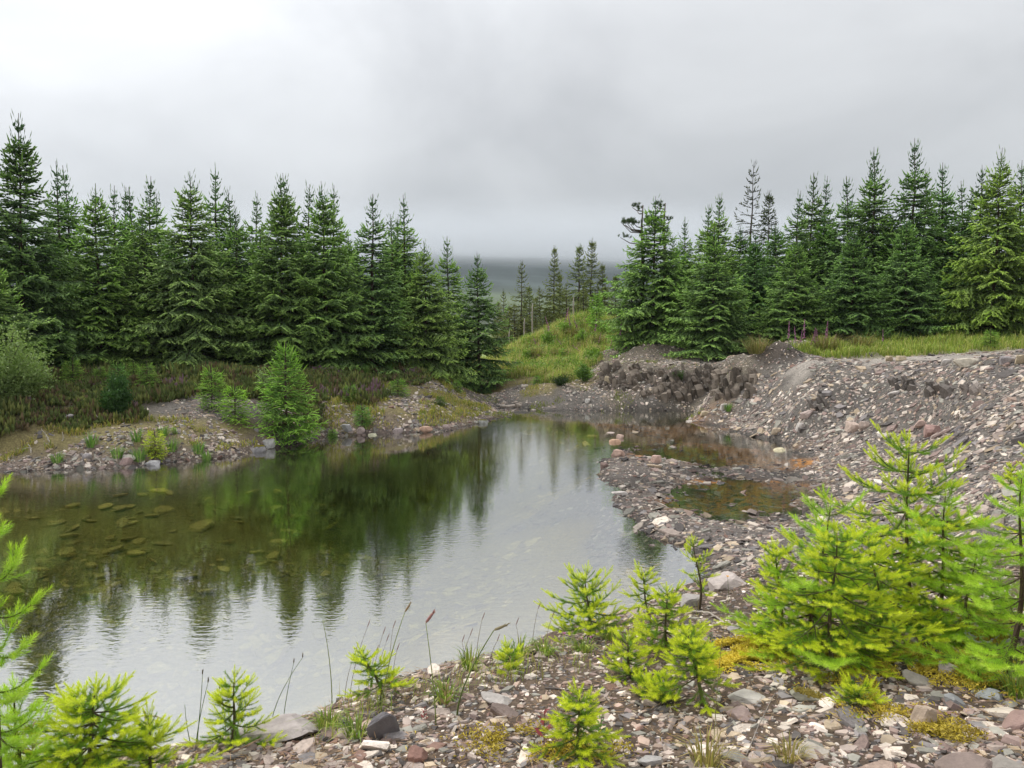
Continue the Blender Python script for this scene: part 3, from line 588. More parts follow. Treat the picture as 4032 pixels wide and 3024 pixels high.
# pale dead stems
for px, pt, Y, lab in [(532, 303, 52, 'pale dead stem rising behind the left foot of the mound'), (573, 297, 51, 'pale dead stem above the crest of the mound'), (509, 330, 50, 'short pale dead stem low in the stream gap'), (524, 318, 52, 'leaning pale dead stem in the gap'), (597, 310, 51, 'bleached stump stem beside the pale green sapling')]:
    X = (px - 512) / FPX * Y; zb = h1(X, Y) - .2; zt = at_y(px, pt, Y)[2]; so = Soup(); hh = zt - zb
    so.tube([[0, 0, 0], [.03, 0, hh * .4], [.0, .02, hh * .8], [.03, 0, hh]], [.07, .06, .045, .02], np.array([.36, .32, .27]), 7)
    st = empty('dead_tree', (X, Y, zb)); link('trunk', so.build('dead_stem_trunk', M_WOOD, True), st); sb = Soup()
    for m in range(7):
        zz = hh * random.uniform(.3, .95); a = random.uniform(0, 6.28); l = random.uniform(.1, .4); sb.tube([[0, 0, zz], [l * math.cos(a), l * math.sin(a), zz + .1 * l]], [.012, .004], np.array([.3, .26, .22]), 4)
    tag(link('branch_stubs', sb.build('dead_stem_stubs', M_WOOD), st), kind='stuff'); tag(st, lab, 'dead tree', 'pale dead stems in the gap')

# a pine with upright tufts behind the mound spruce
def pine(px, pt, Y, label):
    X = (px - 512) / FPX * Y; zb = h1(X, Y); zt = at_y(px, pt, Y)[2]; hh = zt - zb; q = np.random.default_rng(33)
    e = empty('pine_tree', (X, Y, zb)); ts = Soup(); cs = Soup(); P0 = []; P1 = []
    ts.tube([[0, 0, 0], [.1, 0, hh * .5], [.0, 0, hh * .85], [.05, 0, hh]], [.11, .09, .05, .02], np.array([.10, .07, .05]), 7)
    for m in range(11):
        z = hh * q.uniform(.70, .97); a = q.uniform(0, 6.28) if m > 5 else math.pi + q.uniform(-.5, .5); l = q.uniform(.4, 1.35) * (1.25 - z / hh * .6)
        d = np.array([math.cos(a), math.sin(a), 0]); end = np.array([0, 0, z]) + d * l + UP * l * q.uniform(.25, .6)
        ts.tube([[0, 0, z], np.array([0, 0, z]) + d * l * .55 + UP * .05, end], [.03, .022, .012], np.array([.10, .075, .055]), 5)
        for g in range(8):
            c = end - d * q.uniform(0, .5) * l + np.array([q.uniform(-.16, .16), q.uniform(-.16, .16), q.uniform(-.05, .12)])
            for s_ in range(26):
                v = unit(np.array([q.normal(0, .55), q.normal(0, .55), q.uniform(.2, 1.1)])); b0 = c + UP * q.uniform(0, .10); P0.append(b0); P1.append(b0 + v * q.uniform(.07, .13))
    n = len(P0); k = rng.uniform(.7, 1.3, (n, 1)); cs.spindles(P0, P1, .009, np.array([.07, .11, .055]) * k, np.array([.15, .22, .09]) * k)
    link('trunk', ts.build('pine_trunk', M_BARK, True), e); link('crown', cs.build('pine_crown', M_NEEDLE), e); tag(e, label, 'tree')
pine(640, 205, 36.8, 'dark tufted pine poking out behind the mound spruce')
pine(662, 203, 37.6, 'second pine with upright tufts, right behind the mound spruce top')

# ---------------------------------------------------------------- young trees on the banks
def young(kind, px, pt, pb, label, wid=1.0, tint=(1, 1, 1), name='young_spruce'):
    b = hit(px, pb); tr, cr, H0, _ = PROTO[kind]; hh = (pb - pt) / FPX * b[1] * 1.02; s = hh / H0; tint = tuple(v * 1.15 for v in tint)
    e = empty(name, (b[0], b[1], b[2] - .02)); e.scale = (s * (wid ** .7),) * 2 + (s,); e.rotation_euler = (0, 0, random.uniform(0, 6.28))
    link('trunk', tr, e); link('crown', cr, e, None, tint); return tag(e, label, 'young tree', 'young spruces on the banks')
young('Y', 287, 343, 436, 'bushy bright young spruce on the left bank at the water', 1.15, (1.45, 1.4, 1))
young('Y2', 212, 363, 411, 'slim young spruce on the scree, left of the bushy one', .9, (1.2, 1.2, .9))
young('Y2', 235, 381, 424, 'lime green young spruce between the slim one and the bushy one', 1.15, (1.3, 1.3, .8))
young('Y2', 74, 357, 386, 'pale young spruce in heather, leftmost of the heather group', 1.3, (1.2, 1.15, 1))
young('Y2', 101, 365, 384, 'second young spruce from the left in the heather', 1.4, (1.1, 1.1, .9))
young('Y2', 119, 362, 389, 'blue green young spruce above the dark broom bush', 1.3, (.9, 1.05, 1.15))
young('Y2', 134, 360, 380, 'thin young spruce with upright leader right of the blue green one', 1.2, (1.1, 1.1, .9))
young('Y2', 148, 360, 389, 'rightmost young spruce of the heather group', 1.2, (1.1, 1.1, .95))
young('Y2', 155, 428, 459, 'yellowed young spruce close to the waterline among rushes', 1.25, (2.1, 1.5, .6))
young('Y2', 174, 426, 434, 'tiny pale spruce on the scree', 1.5, (1.5, 1.4, .9))
young('Y2', 351, 383, 401, 'squat young spruce under the wood, left end of the mossy bank', 1.8, (.9, 1, .8))
young('Y2', 362, 404, 427, 'dark young spruce above the shoreline boulders', 1.6, (.75, .95, .75))
young('Y2', 398, 377, 395, 'spreading low spruce on the mossy bank', 2.4, (1, 1.1, .8))
young('Y2', 440, 395, 406, 'tiny dark spruce in a hollow of the mossy bank', 2.2, (.5, .6, .45))
young('Y2', 333, 428, 438, 'low sprig of spruce near a white dead stick', 2.2, (1, 1.1, .8))
young('Y2', 457, 379, 392, 'small spruce by the stream inlet', 1.6, (1, 1.1, .85))
young('Y2', 537, 374, 384, 'small green spruce on the slope below the mound', 1.7, (.9, 1.1, .8))
young('Y2', 990, 328, 347, 'small spruce on the grass in front of the yellowish spruce', 1.6, (.95, 1, .7))
young('Y2', 722, 347, 361, 'dark rounded sapling on the spoil below the wide low spruce', 2.2, (.4, .45, .35))
young('Y2', 597, 290, 330, 'pale green sapling on the far shoulder of the mound', .6, (1.3, 1.35, .9))
young('Y2', 60, 330, 375, 'grey green young spruce before the wood near the left edge', 1.3, (.8, .95, .95))

# dark broom bush and pale leafy bushes
def leaf_bush(name, px, pt, pb, rad, nleaf, leaf, c0, c1, label, seed, upright=.4, stems=14):
    b = hit(px, pb); hh = (pb - pt) / FPX * b[1]; q = np.random.default_rng(seed); e = empty(name, tuple(b)); ss = Soup(); ls = Soup(); C = []
    for m in range(stems):
        a = q.uniform(0, 6.28); rr_ = rad * q.uniform(.2, 1.0); top = np.array([rr_ * math.cos(a), rr_ * math.sin(a), hh * q.uniform(.45, 1.0) * (1.1 - .45 * rr_ / rad)]); midp = top * np.array([.35, .35, .55])
        ss.tube([[0, 0, -.03], midp, top], [.018, .012, .004], np.array([.09, .07, .05]), 5)
        for g in range(int(nleaf / stems)):
            s = q.uniform(.25, 1.02); p0 = (np.array([0, 0, 0]) * (1 - s) ** 2 + 2 * midp * s * (1 - s) + top * s * s) if s < 1 else top
            C.append(p0 + q.normal(0, .10 * rad + .02, 3))
    C = np.array(C); C[:, 2] = np.maximum(C[:, 2], .01); n = len(C)
    D = q.normal(0, 1, (n, 3)) + np.array([0, 0, upright * 2]); D /= np.linalg.norm(D, axis=1)[:, None]; Sd = np.cross(D, q.normal(0, 1, (n, 3))); Sd /= np.linalg.norm(Sd, axis=1)[:, None]
    l = leaf * q.uniform(.7, 1.3, (n, 1)); k = q.random((n, 1)); cc = np.array(c0) * (1 - k) + np.array(c1) * k
    A = C; Bm = C + D * l * .5 + Sd * l * .28; Cm = C + D * l * .5 - Sd * l * .28; T = C + D * l
    V = np.stack([A, Bm, T, Cm], 1).reshape(-1, 3); ls.add(V, np.repeat(cc, 4, 0), None, np.arange(4 * n).reshape(-1, 4))
    link('stems', ss.build(name + '_stems', M_BARK, True), e); link('foliage', ls.build(name + '_foliage', M_LEAF), e); return tag(e, label, 'bush')
leaf_bush('broom_bush', 117, 374, 420, .42, 6500, .07, (.035, .085, .025), (.075, .15, .045), 'dark green broom bush on the left bank above the scree', 3, 1.6, 17)
leaf_bush('willow_bush', 2, 322, 405, 1.1, 9000, .07, (.18, .26, .08), (.33, .43, .17), 'pale leafy willow bush at the left edge', 4, .3, 22)
leaf_bush('willow_bush', 28, 350, 400, .45, 2200, .06, (.18, .26, .08), (.30, .40, .16), 'low spray of willow right of the pale leafy bush', 14, .3, 12)
leaf_bush('willow_bush', 268, 365, 395, .35, 1300, .06, (.2, .28, .1), (.34, .44, .2), 'small pale willow behind the bushy young spruce', 5, .3, 9)
leaf_bush('bramble_bush', 586, 362, 380, .55, 1800, .08, (.09, .18, .03), (.2, .33, .07), 'low bramble on the right foot of the mound', 6, .2, 14)
leaf_bush('gorse_bush', 560, 372, 386, .45, 1500, .05, (.03, .06, .018), (.05, .09, .03), 'dark low shrub at the foot of the mound slope', 8, .5, 12)
leaf_bush('herb_plant', 680, 372, 382, .3, 500, .06, (.05, .09, .02), (.09, .15, .04), 'small green herb on top of the rock ledge', 9, .3, 8)

for i_, (px, pt, pb, r_, lab_) in enumerate([(548, 330, 345, .5, 'leafy green clump on the left shoulder of the mound'), (566, 320, 334, .5, 'leafy green clump near the crest of the mound'), (582, 328, 344, .55, 'leafy green clump in the middle of the mound face'), (604, 322, 338, .5, 'leafy clump on the right shoulder of the mound'), (560, 348, 362, .5, 'leafy clump low on the mound face'), (528, 350, 362, .45, 'leafy clump at the left foot of the mound'), (594, 346, 360, .5, 'leafy clump low at the right of the mound')]):
    leaf_bush('herb_clump', px, pt, pb, r_, 900, .10, (.14, .26, .04), (.30, .44, .08), lab_, 40 + i_, .4, 14)
# ---------------------------------------------------------------- ground cover (nobody could count it)
def scatter(n, rmin, rmax, labs, amin=-38, amax=38, seed=0, cond=None):
    q = np.random.default_rng(seed); t = R(1) * q.uniform(amin, amax, n); r = np.exp(q.uniform(math.log(rmin), math.log(rmax), n)); x = r * np.sin(t); y = r * np.cos(t)
    l = labels_at(x, y); m = np.isin(l, [LABS.index(k) for k in labs])
    if cond is not None: m &= cond(x, y)
    x, y = x[m], y[m]; return np.stack([x, y, H(x, y)], 1)
so = Soup(); Pc = scatter(60000, 14, 36, ['heather'], -40, 5, 1)[:3000]; q = np.random.default_rng(2); m_ = len(Pc); per = 9; P = np.repeat(Pc, per, 0); n = len(P)
rc = np.repeat(q.uniform(.09, .27, m_) * np.interp(fbm(Pc[:, 0] / 1.5, Pc[:, 1] / 1.5, 2, 81), [-.25, .25], [.6, 1.4]), per)[:, None]; D = q.normal(0, 1, (n, 3)); D[:, 2] = np.abs(D[:, 2]) * 1.1 + .25; D /= np.linalg.norm(D, axis=1)[:, None]
B = P + D * rc * np.array([.8, .8, .25]); T = P + D * rc * np.array([1.1, 1.1, 1.15]) + UP * .05; kind = np.repeat(q.random(m_), per)[:, None]; k = q.uniform(.7, 1.35, (n, 1))
c = np.where(kind < .5, np.array([.105, .135, .04]), np.where(kind < .80, np.array([.175, .19, .055]), np.array([.15, .11, .06]))) * k
pur = (np.repeat(fbm(Pc[:, 0] / .9, Pc[:, 1] / .9, 2, 83), per)[:, None] > .24) & (q.random((n, 1)) < .6); c1 = np.where(pur, np.array([.36, .20, .30]), c * 1.5)
so.spindles(B - np.array([0, 0, .03]), T, q.uniform(.026, .046, n), c, c1, .6)
tag(link('heather', so.build('heather', M_GRASS)), 'low dark heather with purple patches covering the left bank', 'heather', None, 'stuff')
def grass_stuff(name, P, lmin, lmax, w, cols, label, seed, bend=.7, lean=None, cat='grass'):
    q = np.random.default_rng(seed); n = len(P); a = q.uniform(0, 6.28, n); D = np.stack([np.cos(a), np.sin(a)], 1)
    if lean is not None: D = D * .6 + np.array(lean); D /= np.linalg.norm(D, axis=1)[:, None] + 1e-6
    so = Soup(); cols = np.array(cols); k = q.integers(0, len(cols), n); c = cols[k] * q.uniform(.75, 1.25, (n, 1)); cl = 1 + 1.7 * fbm(P[:, 0] / .5, P[:, 1] / .5, 2, 90)
    so.blades(P, D, q.uniform(lmin, lmax, n) * cl, w * q.uniform(.7, 1.3, n), q.uniform(.1, bend * 1.6, n), c * .8, c * 1.15)
    return tag(link(name, so.build(name, M_GRASS)), label, cat, None, 'stuff')
GC = [(.24, .36, .07), (.36, .43, .10), (.50, .46, .18), (.30, .41, .08), (.56, .46, .24), (.5, .42, .2)]
P = scatter(600000, 28, 52, ['grass'], -4, 10, 3)[:30000]; grass_stuff('grass', P, .20, .6, .012, GC, 'long green and straw coloured grass covering the mound', 4, .8, (.35, -.2))
P = scatter(300000, 22, 40, ['grass'], 15, 38, 5)[:18000]; grass_stuff('grass', P, .16, .42, .010, [(.26, .35, .06), (.36, .42, .09), (.46, .43, .15), (.22, .30, .06)], 'strip of rough grass before the right wood', 6, .7)
P = scatter(260000, 16, 40, ['bank', 'shore', 'forest'], -40, 2, 7, lambda x, y: (fbm(x / 1.1, y / 1.1, 3, 91) > -.07) & (np.hypot(x, y) < 33) & (H(x, y) > .12))[:26000]; grass_stuff('grass', P, .05, .20, .009, [(.34, .35, .07), (.46, .38, .11), (.26, .32, .06), (.5, .4, .15)], 'patchy moss and short grass on the left bank', 8, .8)
P = scatter(200000, 26, 44, ['bank', 'soil', 'gravel', 'grass'], -3, 16, 9, lambda x, y: fbm(x / 1.0, y / 1.0, 3, 95) > .12)[:4500]; grass_stuff('grass', P, .05, .16, .009, [(.28, .28, .07), (.2, .25, .05)], 'sparse low grass below the mound and on the spoil', 10, .8)
# leafy herbs on the mound
P = scatter(400000, 33, 49, ['grass'], 0, 8.5, 11, lambda x, y: fbm(x / .9, y / .9, 3, 96) > .08)[:6000]; q = np.random.default_rng(12); n = len(P); P = P + np.concatenate([np.zeros((n, 2)), q.uniform(.05, .45, (n, 1))], 1)
D = q.normal(0, 1, (n, 3)) + np.array([0, 0, .5]); D /= np.linalg.norm(D, axis=1)[:, None]; Sd = np.cross(D, q.normal(0, 1, (n, 3))); Sd /= np.linalg.norm(Sd, axis=1)[:, None]; l = q.uniform(.06, .13, (n, 1))
so = Soup(); cc = np.array([.20, .31, .06]) * q.uniform(.6, 1.3, (n, 1)); so.add(np.stack([P, P + D * l * .5 + Sd * l * .3, P + D * l, P + D * l * .5 - Sd * l * .3], 1).reshape(-1, 3), np.repeat(cc, 4, 0), None, np.arange(4 * n).reshape(-1, 4))
tag(link('undergrowth', so.build('undergrowth', M_LEAF)), 'bright green leafy herbs among the mound grass', 'undergrowth', None, 'stuff')

# ---------------------------------------------------------------- foxgloves, rushes, dead sticks, log
def foxglove_meshes(seed):
    q = np.random.default_rng(seed); st = Soup(); fl = Soup(); lf = Soup()
    st.tube([[0, 0, 0], [.02, 0, .4], [.0, .02, .75], [.04, 0, 1.05]], [.012, .010, .007, .003], np.array([.14, .19, .07]), 5)
    for m in range(26):
        z = .45 + .022 * m; a = q.uniform(0, 6.28); r = .045 * (1 - m / 34); d = np.array([math.cos(a), math.sin(a), -.55]); o = np.array([.02, 0, z]); fl.tube([o, o + d * r * .5, o + d * r * 1.35], [.006, .014, .020 * (1 - m / 40)], np.array([.46, .19, .35]) * q.uniform(.8, 1.2), 6)
    for m in range(10):
        a = q.uniform(0, 6.28); d = np.array([math.cos(a), math.sin(a), .4]); sd = np.array([-math.sin(a), math.cos(a), 0]) * .035; l = q.uniform(.12, .22); lf.add([[0, 0, .04], d * l * .5 + sd, d * l, d * l * .5 - sd], np.array([.10, .17, .05]), None, [[0, 1, 2, 3]])
    return st.build('foxglove_stem', M_GRASS), fl.build('foxglove_bells', M_PETAL), lf.build('foxglove_leaves', M_LEAF)
FX = foxglove_meshes(1)
def foxglove(px, pt, pb, tilt, label, group):
    b = hit(px, pb); hh = max(.25, (pb - pt) / FPX * b[1]); e = empty('foxglove', tuple(b)); e.scale = (max(hh * .75, .5),) * 2 + (hh / 1.05,); e.rotation_euler = (random.uniform(-.15, .15), tilt, random.uniform(-.5, .5))
    for nm, m in zip(('stem', 'bells', 'leaves'), FX): link(nm, m, e)
    tag(e, label, 'foxglove', group)
for n_, (px, pt, pb, tl) in enumerate(sorted([(788, 322, 352, 0), (796, 326, 350, -.1), (799, 330, 352, .1), (803, 318, 352, 0), (812, 327, 350, .1), (814, 331, 352, 0), (818, 328, 350, -.1), (823, 326, 350, .08), (826, 320, 350, 0), (808, 334, 352, .3), (831, 333, 350, .4)])):
    foxglove(px, pt, pb, tl, names[n_] + ' purple foxglove from the left in the clump behind the dark earth hump', 'foxgloves on the platform')
foxglove(883, 329, 350, 0, 'single purple foxglove in the grass strip', 'foxgloves on the platform')
foxglove(618, 316, 352, .1, 'tall single foxglove at the right foot of the mound spruce', 'foxgloves on the mound')
for n_, (px, pt, pb, tl) in enumerate(sorted([(563, 306, 332, .2), (572, 312, 335, -.3), (580, 315, 336, -.4), (594, 318, 340, .1), (556, 322, 342, -.7), (597, 332, 350, .2), (566, 333, 350, -.8), (542, 340, 352, -.5), (574, 340, 356, -1.0), (585, 338, 356, -.9), (545, 350, 362, -.8), (538, 335, 350, -.4), (608, 338, 356, .2), (552, 315, 340, -.3)])):
    foxglove(px, pt, pb, tl, names[n_] + ' purple foxglove from the left leaning in the mound grass', 'foxgloves on the mound')

def tuft(name, pos, n, lmin, lmax, w, spread, cols, label, seed, bend=.6, mat=None, group=None, cat='grass tuft'):
    q = np.random.default_rng(seed); a = q.uniform(0, 6.28, n); rr_ = spread * np.sqrt(q.random(n)) * .5; P = np.stack([rr_ * np.cos(a), rr_ * np.sin(a), np.full(n, -.01)], 1); cols = np.array(cols); c = cols[q.integers(0, len(cols), n)] * q.uniform(.8, 1.2, (n, 1))
    so = Soup(); so.blades(P, np.stack([np.cos(a), np.sin(a)], 1), q.uniform(lmin, lmax, n), w, q.uniform(.2, bend * 1.7, n), c * .9, c * 1.15)
    o = link(name, so.build(name, mat or M_GRASS), None, tuple(pos)); return tag(o, label, cat, group)
RC = [(.11, .23, .05), (.17, .30, .07), (.24, .33, .10)]
for i, (px, py, l, lab) in enumerate([(139, 462, .55, 'bright rush tuft behind the pale shore slab'), (137, 442, .5, 'rush tuft upslope of the yellowed young spruce'), (172, 452, .5, 'rush tuft just right of the yellowed young spruce'), (198, 454, .45, 'rush tuft at the foot of the scree'), (207, 461, .35, 'small rush tuft at the waterline below the scree'),
                                     (92, 448, .5, 'rush tuft above the round grey shore stone'), (117, 459, .4, 'thin rush tuft left of the pale shore slab'), (57, 463, .35, 'wide rush tuft at the waterline near the left edge'), (163, 437, .4, 'rush tuft left of the tiny pale spruce'), (366, 376, .6, 'rush tuft at the edge of the wood right of the bushy spruce'), (390, 372, .55, 'rush tuft under the long spired spruce'), (728, 412, .4, 'rush tuft at the edge of the brown shallows')]):
    tuft('rush_tuft', hit(px, py), 70, l * .5, l, .007, .22, RC, lab, 100 + i, .55, None, 'rush tufts along the shore', 'rushes')
for i, (px, py, lab) in enumerate([(572, 338, 'straw tussock beside the leafy clump in the middle of the mound'), (553, 340, 'straw tussock on the left shoulder of the mound'), (600, 345, 'straw tussock on the right of the mound face'), (536, 358, 'straw tussock at the left foot of the mound'), (585, 352, 'straw coloured grass tussock on the right of the mound'), (559, 360, 'pale straw tussock hanging on the mound front'), (757, 354, 'pale tussock beside the earth hump'), (826, 352, 'tall straw tussock right of the foxglove clump'), (862, 350, 'straw tussock in the grass strip')]):
    tuft('grass_tussock', hit(px, py), 260, .35, .95, .008, .6, [(.30, .23, .11), (.24, .20, .08), (.17, .18, .06)], lab, 130 + i, .9, None, 'straw tussocks', 'grass tussock')
def stick(name, pts, r0, r1, col, label, cat, group=None, mat=None, sides=7, branches=0, seed=0):
    pts = np.array(pts, float); q = np.random.default_rng(seed); o0 = pts[0].copy(); s = np.linspace(0, 1, 12); ctl = np.linspace(0, 1, len(pts)); P = np.stack([np.interp(s, ctl, pts[:, k]) for k in range(3)], 1) - o0
    P += np.concatenate([np.zeros((1, 3)), q.normal(0, r0 * .5, (10, 3)), np.zeros((1, 3))]); so = Soup(); so.tube(P, np.linspace(r0, r1, 12) * q.uniform(.85, 1.15, 12), np.array(col) * q.uniform(.8, 1.2, (12, 1)), sides)
    o = link(name, so.build(name, mat or M_WOOD, True), None, tuple(o0)); tag(o, label, cat, group)
    for b in range(branches):
        k = q.integers(3, 11); sb = Soup(); d = unit(q.normal(0, 1, 3)); l = q.uniform(6, 14) * r0; sb.tube([P[k], P[k] + d * l * .5 + UP * l * .1, P[k] + d * l], [r0 * .5, r0 * .4, r0 * .15], np.array(col), 5); link('side_twig', sb.build('side_twig', M_WOOD), o)
    return o
a = hit(501, 408); b_ = hit(521, 408); stick('driftwood_log', [a + UP * .06, (a + b_) / 2 + UP * .08, b_ + UP * .07], .075, .06, (.42, .36, .30), 'pale driftwood log lying at the far end of the pond', 'log', None, None, 10, 2, 3)
for i, (px, py, dx, l, lab) in enumerate([(50, 444, -8, 14, 'tallest white dead stick on the left shore'), (27, 473, -1, 8, 'white dead stick standing in shallow water at left'), (88, 440, 0, 7, 'short white dead stick above the shore stones'), (62, 442, 1, 9, 'thin white dead stick beside the tallest one'), (31, 453, -2, 9, 'white dead stick near the left edge of the shore'), (102, 467, -7, 10, 'forked pale stick leaning at the waterline'), (321, 433, 5, 9, 'peeling white stick on the bank right of the bushy spruce'), (366, 400, 0, 8, 'white stump splinter on the mossy bank')]):
    p = hit(px, py); Y = p[1]; stick('dead_stick', [p - UP * .03, p + np.array([dx * .5, 2, l * .5]) / FPX * Y, p + np.array([dx, 0, l]) / FPX * Y], .016, .008, (.5, .45, .38), lab, 'stick', 'white dead sticks', None, 6, 1, 20 + i)
# ---------------------------------------------------------------- stones
def shard(seed, n=7, rings=3):
    """flat broken slate piece, about 1 across"""
    q = np.random.default_rng(seed); a = np.sort(np.arange(n) * 6.283 / n + q.uniform(-.32, .32, n)); r = q.uniform(.34, .55, n); asp = q.uniform(.38, .85)
    ring = np.stack([r * np.cos(a), r * np.sin(a) * asp, np.zeros(n)], 1); th_ = q.uniform(.06, .20); tilt = q.uniform(-.14, .14, 2)
    def lvl(k, z, jit): v = ring * (k + q.uniform(-jit, jit, (n, 1))); v = v.copy(); v[:, 2] = z + (v[:, :2] @ tilt) * (1 if z > 0 else .3); return v
    Ls = [lvl(.92, -th_ * .5, .05), lvl(1.0, th_ * .12, .05), lvl(.86, th_ * .5, .06)] if rings == 3 else [lvl(1.0, -th_ * .5, .05), lvl(.9, th_ * .5, .06)]
    V = np.vstack(Ls); F = []
    for m in range(len(Ls) - 1):
        for k in range(n): k2 = (k + 1) % n; F += [[m * n + k, m * n + k2, (m + 1) * n + k2], [m * n + k, (m + 1) * n + k2, (m + 1) * n + k]]
    b = (len(Ls) - 1) * n
    for k in range(1, n - 1): F.append([b, b + k, b + k + 1])
    if rings == 3:
        for k in range(1, n - 1): F.append([0, k + 1, k])
    return V, np.array(F)
SH_S = [shard(200 + i, 4 + (i % 3 == 0), 2) for i in range(18)]; SH_B = [shard(300 + i, 7, 3) for i in range(16)]
PAL = np.array([1.05, .99, .93]) * np.array([(.345, .295, .268), (.56, .51, .455), (.38, .295, .25), (.30, .30, .27), (.10, .092, .09), (.21, .135, .11), (.43, .36, .27), (.26, .20, .185), (.22, .21, .215), (.68, .63, .58)])
PW_F = np.array([.18, .17, .09, .10, .16, .04, .08, .14, .08, .05]); PW_G = np.array([.20, .14, .04, .15, .13, .02, .09, .13, .10, .03])
def eulers(q, n, tilt):
    """random yaw then a lean of up to tilt radians, as 3x3 matrices"""
    y = q.uniform(0, 6.283, n); t = np.abs(q.normal(0, tilt, n)); d = q.uniform(0, 6.283, n)
    Rz = np.zeros((n, 3, 3)); Rz[:, 0, 0] = np.cos(y); Rz[:, 0, 1] = -np.sin(y); Rz[:, 1, 0] = np.sin(y); Rz[:, 1, 1] = np.cos(y); Rz[:, 2, 2] = 1
    ax = np.stack([np.cos(d), np.sin(d), np.zeros(n)], 1); K = np.zeros((n, 3, 3)); K[:, 0, 1] = -ax[:, 2]; K[:, 0, 2] = ax[:, 1]; K[:, 1, 0] = ax[:, 2]; K[:, 1, 2] = -ax[:, 0]; K[:, 2, 0] = -ax[:, 1]; K[:, 2, 1] = ax[:, 0]
    Rt = np.eye(3)[None] + np.sin(t)[:, None, None] * K + (1 - np.cos(t))[:, None, None] * (K @ K); return Rt @ Rz
def slope_rot(P):
    e = .08; dx = (H(P[:, 0] + e, P[:, 1]) - H(P[:, 0] - e, P[:, 1])) / (2 * e); dy = (H(P[:, 0], P[:, 1] + e) - H(P[:, 0], P[:, 1] - e)) / (2 * e)
    nrm_ = np.stack([-dx, -dy, np.ones(len(P))], 1); nrm_ /= np.linalg.norm(nrm_, axis=1)[:, None]; a = np.cross(np.array([0, 1.0, 0]), nrm_); a /= np.linalg.norm(a, axis=1)[:, None]; return np.stack([a, np.cross(nrm_, a), nrm_], -1)
ALL = []                                    # candidates for stones of their own: (shown size, pos, rot, size, colour)
def gravel(name, P, size, pw, tilt, label, seed, sink=.25, big=0.0, dark=1.0):
    q = np.random.default_rng(seed); n = len(P); Rm = slope_rot(P) @ eulers(q, n, tilt); size = size * (1 + 1.1 * fbm(P[:, 0] / (.12 * P[:, 1].mean()), P[:, 1] / (.2 * P[:, 1].mean()), 3, seed + 70)); c = PAL[q.choice(len(PAL), n, p=pw / pw.sum())] * q.uniform(.7, 1.25, (n, 1)) * dark; c = c * (1 - .45 * np.clip((.07 - P[:, 2:3]) / .07, 0, 1))
    d = np.hypot(P[:, 0], P[:, 1]); shown = size / d; pos = P + np.stack([np.zeros(n), np.zeros(n), size * .02], 1)
    if big > 0:
        az = np.abs(np.degrees(np.arctan2(P[:, 0], P[:, 1]))); ok = (az < 33) & (P[:, 2] > -.02); o = np.argsort(-np.where(ok, shown, 0))[:int(big)]
        for k in o: ALL.append((shown[k], pos[k], Rm[k], size[k], c[k]))
        keep = np.ones(n, bool); keep[o] = False; pos, Rm, c, size = pos[keep], Rm[keep], c[keep], size[keep]; n = len(pos)
    so = Soup(); kind = q.integers(0, len(SH_S), n)
    for k, (V, F) in enumerate(SH_S):
        m = np.where(kind == k)[0]
        if not len(m): continue
        W_ = np.einsum('nij,vj->nvi', Rm[m], V) * size[m][:, None, None] + pos[m][:, None]
        so.add(W_.reshape(-1, 3), np.repeat(c[m], len(V), 0), (F[None] + (len(V) * np.arange(len(m)))[:, None, None]).reshape(-1, 3))
    return tag(link(name, so.build(name, M_STONE)), label, 'gravel', None, 'stuff')
def sizes(n, med, sg, lo, hi, seed): return np.clip(np.random.default_rng(seed).lognormal(math.log(med), sg, n), lo, hi)
P = scatter(90000, 2.45, 7.6, ['slate'], -42, 44, 21, lambda x, y: H(x, y) > -.1)[:38000]; sz = np.where(np.random.default_rng(9).random(len(P)) < .62, sizes(len(P), .020, .5, .008, .06, 1), sizes(len(P), .046, .42, .02, .16, 11)); gravel('gravel', P, sz, PW_F, .30, 'broken slate chips covering the near bank', 1, big=150)
P = scatter(260000, 6.5, 42, ['gravel', 'spit', 'path', 'silt'], -5, 40, 22, lambda x, y: (H(x, y) > .0) | (hash2(np.floor(x * 40), np.floor(y * 40), 5) < .75))[:30000]; P = P[(labels_at(P[:, 0], P[:, 1]) != LABS.index('path')) | (rng.random(len(P)) < .3)]; sz = sizes(len(P), .062, .62, .022, .38, 2); sz *= np.interp(np.hypot(P[:, 0], P[:, 1]), [6, 12, 30], [.65, 1, 1.15])
gravel('gravel', P, sz, PW_G, .30, 'grey slate gravel on the spit and the quarried slope', 2, big=70, dark=.85)
q = np.random.default_rng(29); xy = np.stack([q.uniform(4.5, 21, 40000), q.uniform(9, 28, 40000)], 1); m_ = (labels_at(xy[:, 0], xy[:, 1]) == LABS.index('gravel')) & (np.abs(np.arctan2(xy[:, 0], xy[:, 1])) < R(42)) & (H(xy[:, 0], xy[:, 1]) > .05); xy = xy[m_][:15000]; P = np.concatenate([xy, H(xy[:, 0], xy[:, 1])[:, None]], 1)
gravel('gravel', P, sizes(len(P), .088, .5, .045, .42, 8), PW_G, .34, 'broken slate lying all over the quarried slope', 8, big=25, dark=.9)
xy = np.stack([q.uniform(2, 13, 16000), q.uniform(26.5, 38, 16000)], 1); m_ = np.isin(labels_at(xy[:, 0], xy[:, 1]), [LABS.index(k) for k in ('soil', 'ledge', 'bank', 'gravel', 'path')]); xy = xy[m_][:5000]; P = np.concatenate([xy, H(xy[:, 0], xy[:, 1])[:, None]], 1)
gravel('gravel', P, sizes(len(P), .09, .5, .05, .4, 9), PW_G, .4, 'pale stones strewn over the spoil around the rock ledge', 9)
